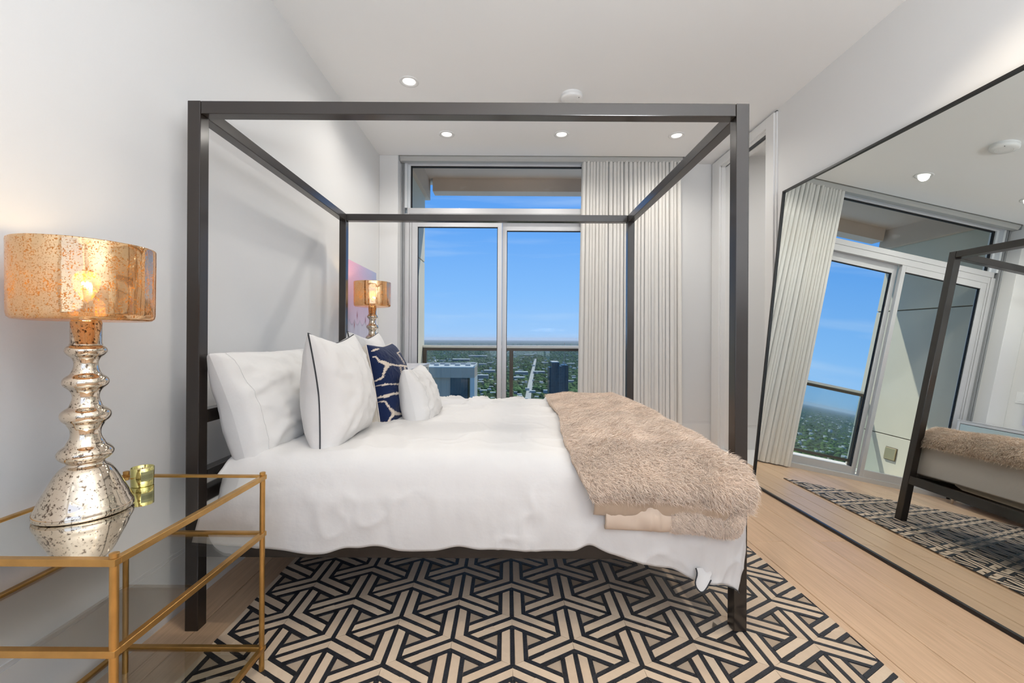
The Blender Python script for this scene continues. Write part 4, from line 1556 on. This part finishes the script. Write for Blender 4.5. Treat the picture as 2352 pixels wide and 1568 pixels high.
for kd, nm in (('dark', 'dark_strip'), ('cream', 'cream_patch')):
    mine = sorted([p for p in pieces if p[2] == kd], key=lambda p: -p[0])
    mat_ = M['hide_dark'] if kd == 'dark' else M['hide']
    rest = MB()
    for idx, (sc, key, _, whole, cp_, poly, ox, oy, ang, v_, f_) in enumerate(mine):
        if idx >= 298:
            rest.add(v_, f_)
            continue
        if whole:
            if key not in shared:
                vv, ff, _a = piece_geo(list(poly), ZT[kd])
                me = bpy.data.meshes.new(nm)
                me.from_pydata(vv, [], ff)
                me.materials.append(mat_)
                me.update()
                shared[key] = me
            o = bpy.data.objects.new(nm, shared[key])
            o.location = (ox, oy, rg.uniform(-0.0004, 0.0004))
            o.rotation_euler = (0, 0, math.radians(ang))
        else:
            me = bpy.data.meshes.new(nm)
            me.from_pydata(v_, [], f_)
            me.materials.append(mat_)
            me.update()
            o = bpy.data.objects.new(nm, me)
        COL.objects.link(o)
        o.parent = rug
        o.matrix_parent_inverse = rug.matrix_basis.inverted()
    if rest.v:
        o = rest.build(nm + 's_out_of_sight' if False else ('dark_strips' if kd == 'dark' else 'cream_patches'), mat_, rug)
        o['kind'] = 'stuff'

# ------------------------------------------------------------------ the town far below
GZ = -150.0
HG = EYE - GZ


def ground_mat():
    m, nt, b = new_mat('wooded_town_ground')
    tc = nt.nodes.new('ShaderNodeTexCoord')
    n1 = nt.nodes.new('ShaderNodeTexNoise')
    n1.inputs['Scale'].default_value = 0.012
    n1.inputs['Detail'].default_value = 8
    r1 = nt.nodes.new('ShaderNodeValToRGB')
    r1.color_ramp.elements[0].position = 0.35
    r1.color_ramp.elements[0].color = (0.012, 0.030, 0.010, 1)
    r1.color_ramp.elements[1].position = 0.75
    r1.color_ramp.elements[1].color = (0.075, 0.105, 0.050, 1)
    vo = nt.nodes.new('ShaderNodeTexVoronoi')
    vo.inputs['Scale'].default_value = 0.02
    r2 = nt.nodes.new('ShaderNodeValToRGB')
    r2.color_ramp.elements[0].position = 0.13
    r2.color_ramp.elements[0].color = (1, 1, 1, 1)
    r2.color_ramp.elements[1].position = 0.16
    r2.color_ramp.elements[1].color = (0, 0, 0, 1)
    mx = nt.nodes.new('ShaderNodeMixRGB')
    mx.inputs[2].default_value = (0.42, 0.41, 0.38, 1)
    nt.links.new(tc.outputs['Object'], n1.inputs['Vector'])
    nt.links.new(tc.outputs['Object'], vo.inputs['Vector'])
    nt.links.new(n1.outputs[0], r1.inputs[0])
    nt.links.new(vo.outputs['Distance'], r2.inputs[0])
    nt.links.new(r2.outputs[0], mx.inputs[0])
    nt.links.new(r1.outputs[0], mx.inputs[1])
    nt.links.new(mx.outputs[0], b.inputs['Base Color'])
    b.inputs['Roughness'].default_value = 0.95
    b.inputs['Specular IOR Level'].default_value = 0.1
    return m


M['ground'] = ground_mat()
M['leaf'] = pmat('tree_crown_green', (0.085, 0.135, 0.040), 0.9, spec=0.1, var=0.5, vscale=0.02)
M['road'] = pmat('pale_road', (0.50, 0.44, 0.38), 0.9)
M['roof_white'] = pmat('white_flat_roof', (0.60, 0.57, 0.52), 0.8)
M['wall_tan'] = pmat('tan_building_wall', (0.36, 0.33, 0.29), 0.8)
M['wall_dark'] = pmat('dark_building_wall', (0.10, 0.115, 0.125), 0.7)
M['tower_grey'] = pmat('grey_blue_tower_cladding', (0.52, 0.37, 0.27), 0.6)
M['tower_white'] = pmat('white_tower_cladding', (0.66, 0.58, 0.50), 0.6)


def tower_glass(name, base, line, sx, sz):
    m, nt, b = new_mat(name)
    tc = nt.nodes.new('ShaderNodeTexCoord')
    mp = nt.nodes.new('ShaderNodeMapping')
    mp.inputs['Rotation'].default_value = (math.pi / 2, 0, 0)
    br = nt.nodes.new('ShaderNodeTexBrick')
    br.offset = 0.0
    br.inputs['Color1'].default_value = (*base, 1)
    br.inputs['Color2'].default_value = (*(c * 1.7 for c in base), 1)
    br.inputs['Mortar'].default_value = (*line, 1)
    br.inputs['Scale'].default_value = 1.0
    br.inputs['Mortar Size'].default_value = 0.18
    br.inputs['Brick Width'].default_value = sx
    br.inputs['Row Height'].default_value = sz
    nt.links.new(tc.outputs['Object'], mp.inputs[0])
    nt.links.new(mp.outputs[0], br.inputs['Vector'])
    nt.links.new(br.outputs[0], b.inputs['Base Color'])
    b.inputs['Roughness'].default_value = 0.25
    return m


M['curtain_wall'] = tower_glass('dark_teal_curtain_wall', (0.018, 0.035, 0.040), (0.05, 0.065, 0.068), 2.0, 3.6)
M['tower_dark'] = tower_glass('dark_tower_glazing', (0.020, 0.032, 0.042), (0.06, 0.075, 0.085), 2.4, 3.4)

gm = MB().add([(-40000, 200, GZ), (30000, 200, GZ), (30000, 45000, GZ), (-40000, 45000, GZ)], [(0, 1, 2, 3)]).build('ground', M['ground'])
struct(gm)


def gp(px, py):
    v = (py - 778 - 0.0055 * (px - 1165.6)) / 1000
    u = (px - 1165.6 + 0.0055 * (py - 778)) / 1000
    Y = HG / v
    return u * Y, Y


def road(name, pts, wdt, label):
    b = MB()
    L_ = []
    for px, py in pts:
        x, y = gp(px, py)
        L_.append((x, y))
    for i, (x, y) in enumerate(L_):
        b.v += [(x - wdt / 2, y, GZ + 1.0), (x + wdt / 2, y, GZ + 1.0)]
    b.f = [(2 * i, 2 * i + 1, 2 * i + 3, 2 * i + 2) for i in range(len(L_) - 1)]
    b.fm = [0] * len(b.f)
    o = b.build(name, M['road'])
    tag(o, label, 'road')
    return o


road('avenue', ((1210, 940), (1214, 905), (1219, 875), (1223, 855), (1227, 838), (1230, 824)), 15, 'long pale avenue running straight to the horizon between trees')
road('street', ((985, 850), (998, 833), (1004, 826)), 26, 'short pale street among trees left of the window post')

# big towers close by
tw = thing('office_tower', 'white framed office tower with dark recessed glass below the window', 'building', (-60, 315, GZ))
zt = -18.9
MB().box(-95, -22.6, 300, 330, zt - 7.0, zt).build('roof_band', M['tower_grey'], tw)
MB().box(-95, -22.6, 300, 330, zt, zt + 0.5).build('roof', M['roof_white'], tw)
MB().box(-95, -22.6, 329, 330, zt + 0.5, zt + 2.0).box(-23.2, -22.6, 300.5, 329, zt + 0.5, zt + 1.6).build('parapet', M['tower_white'], tw)
MB().box(-25.6, -22.6, 300, 330, GZ, zt - 7.0).build('corner_column', M['tower_white'], tw)
MB().box(-90, -39.5, 303.5, 328, GZ, zt - 7.0).build('blank_wall', M['tower_grey'], tw)
MB().box(-39.5, -27.5, 302.5, 328, GZ, zt - 7.0).build('curtain_wall', M['curtain_wall'], tw)
for k in range(5):
    MB().box(-60 + k * 7.5, -56.5 + k * 7.5, 312, 318, zt + 0.5, zt + 1.9).build('roof_unit', M['roof_white'], tw)
tw2 = thing('glass_tower', 'dark stepped glass high-rise with a thin mast', 'building', (60, 520, GZ))
for (x0, x1, y0, y1, z1) in ((48, 58, 500, 520, -31.5), (51.5, 60.5, 505, 530, -26.2), (58, 66, 500, 525, -30), (63.5, 70.5, 503, 528, -29.0)):
    MB().box(x0, x1, y0, y1, GZ, z1).build('block', M['tower_dark'], tw2)
MB().box(51.8, 60.2, 505.2, 529.8, -26.2, -25.2).build('crown', M['tower_white'], tw2)
MB().cyl((66.8, 510, -29.0), (66.8, 510, -3.0), 0.35, 0.2, 8).build('mast', M['tower_grey'], tw2)

# low white-roofed buildings that can be told apart
LOW = [(1097, 820, 42, 12, 'wide'), (1058, 829, 40, 12, 'dark'), (1015, 830, 13, 8, 'w'), (1215, 816, 22, 8, 'w'), (1108, 841, 18, 14, 'w'), (1124, 858, 26, 14, 'w'),
       (1109, 873, 25, 18, 'tan'), (1104, 883, 13, 9, 'w'), (1110, 903, 16, 8, 'w'), (1193, 872, 26, 9, 'w'), (1198, 862, 30, 14, 'tan'), (1252, 836, 15, 10, 'w'),
       (1239, 858, 26, 9, 'tan'), (1160, 846, 14, 10, 'w'), (1180, 849, 16, 8, 'w'), (1318, 868, 10, 8, 'w'), (1312, 880, 14, 9, 'tan'), (1312, 838, 18, 9, 'w'),
       (1126, 836, 14, 9, 'w'), (1082, 836, 20, 9, 'w'), (1246, 884, 8, 6, 'w'), (1196, 888, 9, 6, 'w'), (1184, 905, 8, 6, 'w'), (1128, 893, 10, 7, 'tan')]
LOWLAB = {0: 'long white-roofed warehouse below the balcony rail in the left pane', 1: 'long dark low block just above the white framed tower',
          3: 'pale flat-roofed warehouse farthest out in the right pane', 5: 'white-roofed block beside the door frame, level with the road bend',
          6: 'tan flat-roofed block right of the white framed tower', 10: 'tan flat-roofed block left of the long avenue', 12: 'pale block directly right of the long avenue, by the glass tower',
          11: 'pale building at the foot of the mast, left of the glass tower'}
for k, (px, py, wpx, hh, kind) in enumerate(LOW):
    x, y = gp(px, py)
    wd = wpx / 1000 * y
    dp = wd * (0.8 if kind != 'wide' else 0.6)
    t = thing('low_building', LOWLAB.get(k, 'small flat-roofed building among the trees of the distant town'), 'building', (x, y, GZ), 'flat-roofed buildings of the town')
    MB().box(x - wd / 2, x + wd / 2, y, y + dp, GZ + 0.05, GZ + hh).build('wall', M['wall_dark' if kind == 'dark' else 'wall_tan'], t)
    MB().box(x - wd / 2, x + wd / 2, y, y + dp, GZ + hh, GZ + hh + 0.6).build('roof', M['roof_white'], t)
# small houses: too small and too many to pick apart
g2 = np.random.default_rng(21)
LOWP = []
for (px, py, wpx, hh, kind) in LOW:
    x, y = gp(px, py)
    LOWP.append((x, y + wpx / 2000 * y, wpx / 1000 * y))
b = MB()
HS = []
for k in range(1300):
    py = 799 + 143 * g2.uniform() ** 1.3
    u = g2.uniform(-1.05, 0.26)
    v = (py - 778) / 1000
    y = HG / v
    x = u * y
    s = g2.uniform(6, 15) * (1 + (y / 9000))
    if any(math.hypot(x - a_, y - b_) < c_ + s for a_, b_, c_ in LOWP):
        continue
    if HS and (np.hypot(np.array(HS)[:, 0] - x, np.array(HS)[:, 1] - y) < 1.6 * s + 8).any():
        continue
    HS.append((x, y, s))
    b.box(x - s / 2, x + s / 2, y - s * 0.5, y + s * 0.5, GZ + 0.05, GZ + g2.uniform(6, 9))
HS = np.array(HS)
o = b.build('small_houses', M['roof_white'])
tag(o, 'pale specks of small houses scattered through the woods of the town', 'houses', kind='stuff')
# tree crowns
pts = []
g3 = np.random.default_rng(22)
NT = 15000
py = 790 + 155 * g3.uniform(size=NT) ** 0.95
vv = (py - 778) / 1000
yy = HG / vv
uu = np.where(g3.uniform(size=NT) < 0.62, g3.uniform(-0.24, 0.22, NT), g3.uniform(-1.05, -0.24, NT))
xx = uu * yy
sz = np.maximum(g3.uniform(4.5, 8.5, NT), yy * 0.0022 * g3.uniform(0.6, 1.3, NT))
hh = np.clip(sz * g3.uniform(1.0, 1.6, NT), 5, 16)
# keep roads clear
ax = np.array([gp(*p) for p in ((1210, 940), (1214, 905), (1219, 875), (1223, 855), (1227, 838), (1230, 824))])
rx = np.interp(yy, ax[:, 1], ax[:, 0])
keep = ~((np.abs(xx - rx) < 11 + sz * 0.7) & (yy < 3300))
for (px, py_, wpx, h2, kind) in LOW:
    bx, by = gp(px, py_)
    wd = wpx / 1000 * by
    keep &= ~((np.abs(xx - bx) < wd / 2 + 4) & (yy > by - wd * 0.5) & (yy < by + wd * 0.9))
for (a_, b_, c_) in LOWP:
    keep &= ~(np.hypot(xx - a_, yy - b_) < c_ * 0.75 + sz * 2.0)
for (a_, b_, c_) in HS:
    keep &= ~(np.maximum(np.abs(xx - a_), np.abs(yy - b_)) < c_ * 0.5 + sz * 2.0)
xx, yy, sz, hh = xx[keep], yy[keep], sz[keep], hh[keep]
NT = len(xx)
base = np.array([(1, 0, -0.3), (0.31, 0.95, -0.3), (-0.81, 0.59, -0.3), (-0.81, -0.59, -0.3), (0.31, -0.95, -0.3),
                 (0.70, 0.5, 0.55), (-0.27, 0.82, 0.55), (-0.86, 0, 0.55), (-0.27, -0.82, 0.55), (0.70, -0.5, 0.55), (0, 0, 1.0)])
fc = np.array([(i, (i + 1) % 5, 5 + i) for i in range(5)] + [((i + 1) % 5, 5 + (i + 1) % 5, 5 + i) for i in range(5)] + [(5 + i, 5 + (i + 1) % 5, 10) for i in range(5)])
jit = 1 + 0.25 * g3.normal(size=(NT, 11, 1))
Vt = base[None] * np.stack([sz, sz, hh * 0.55], -1)[:, None, :] * jit
Vt[..., 0] += xx[:, None]
Vt[..., 1] += yy[:, None]
Vt[..., 2] += GZ + (hh * 0.5)[:, None]
Ft = (fc[None] + (np.arange(NT) * 11)[:, None, None]).reshape(-1, 3)
me = bpy.data.meshes.new('tree_crowns')
me.vertices.add(NT * 11)
me.vertices.foreach_set('co', Vt.ravel())
me.loops.add(len(Ft) * 3)
me.polygons.add(len(Ft))
me.loops.foreach_set('vertex_index', Ft.ravel())
me.polygons.foreach_set('loop_start', np.arange(len(Ft)) * 3)
me.update(calc_edges=True)
me.materials.append(M['leaf'])
o = bpy.data.objects.new('tree_crowns', me)
COL.objects.link(o)
tag(o, 'dense green tree crowns covering the town down to the horizon', 'trees', kind='stuff')

# summer haze lying over the plain beyond the near towers
hz = MB().box(-38000, 28000, 620, 44000, GZ - 5, GZ + 230).build('haze', None)
hm = bpy.data.materials.new('summer_haze')
hm.use_nodes = True
hn = hm.node_tree
hn.nodes.clear()
ho = hn.nodes.new('ShaderNodeOutputMaterial')
hv = hn.nodes.new('ShaderNodeVolumeScatter')
hv.inputs['Color'].default_value = (0.72, 0.86, 1.0, 1)
hv.inputs['Density'].default_value = 0.000035
hn.links.new(hv.outputs[0], ho.inputs['Volume'])
hz.data.materials.clear()
hz.data.materials.append(hm)
tag(hz, 'bluish summer haze over the plain towards the horizon', 'haze', kind='stuff')
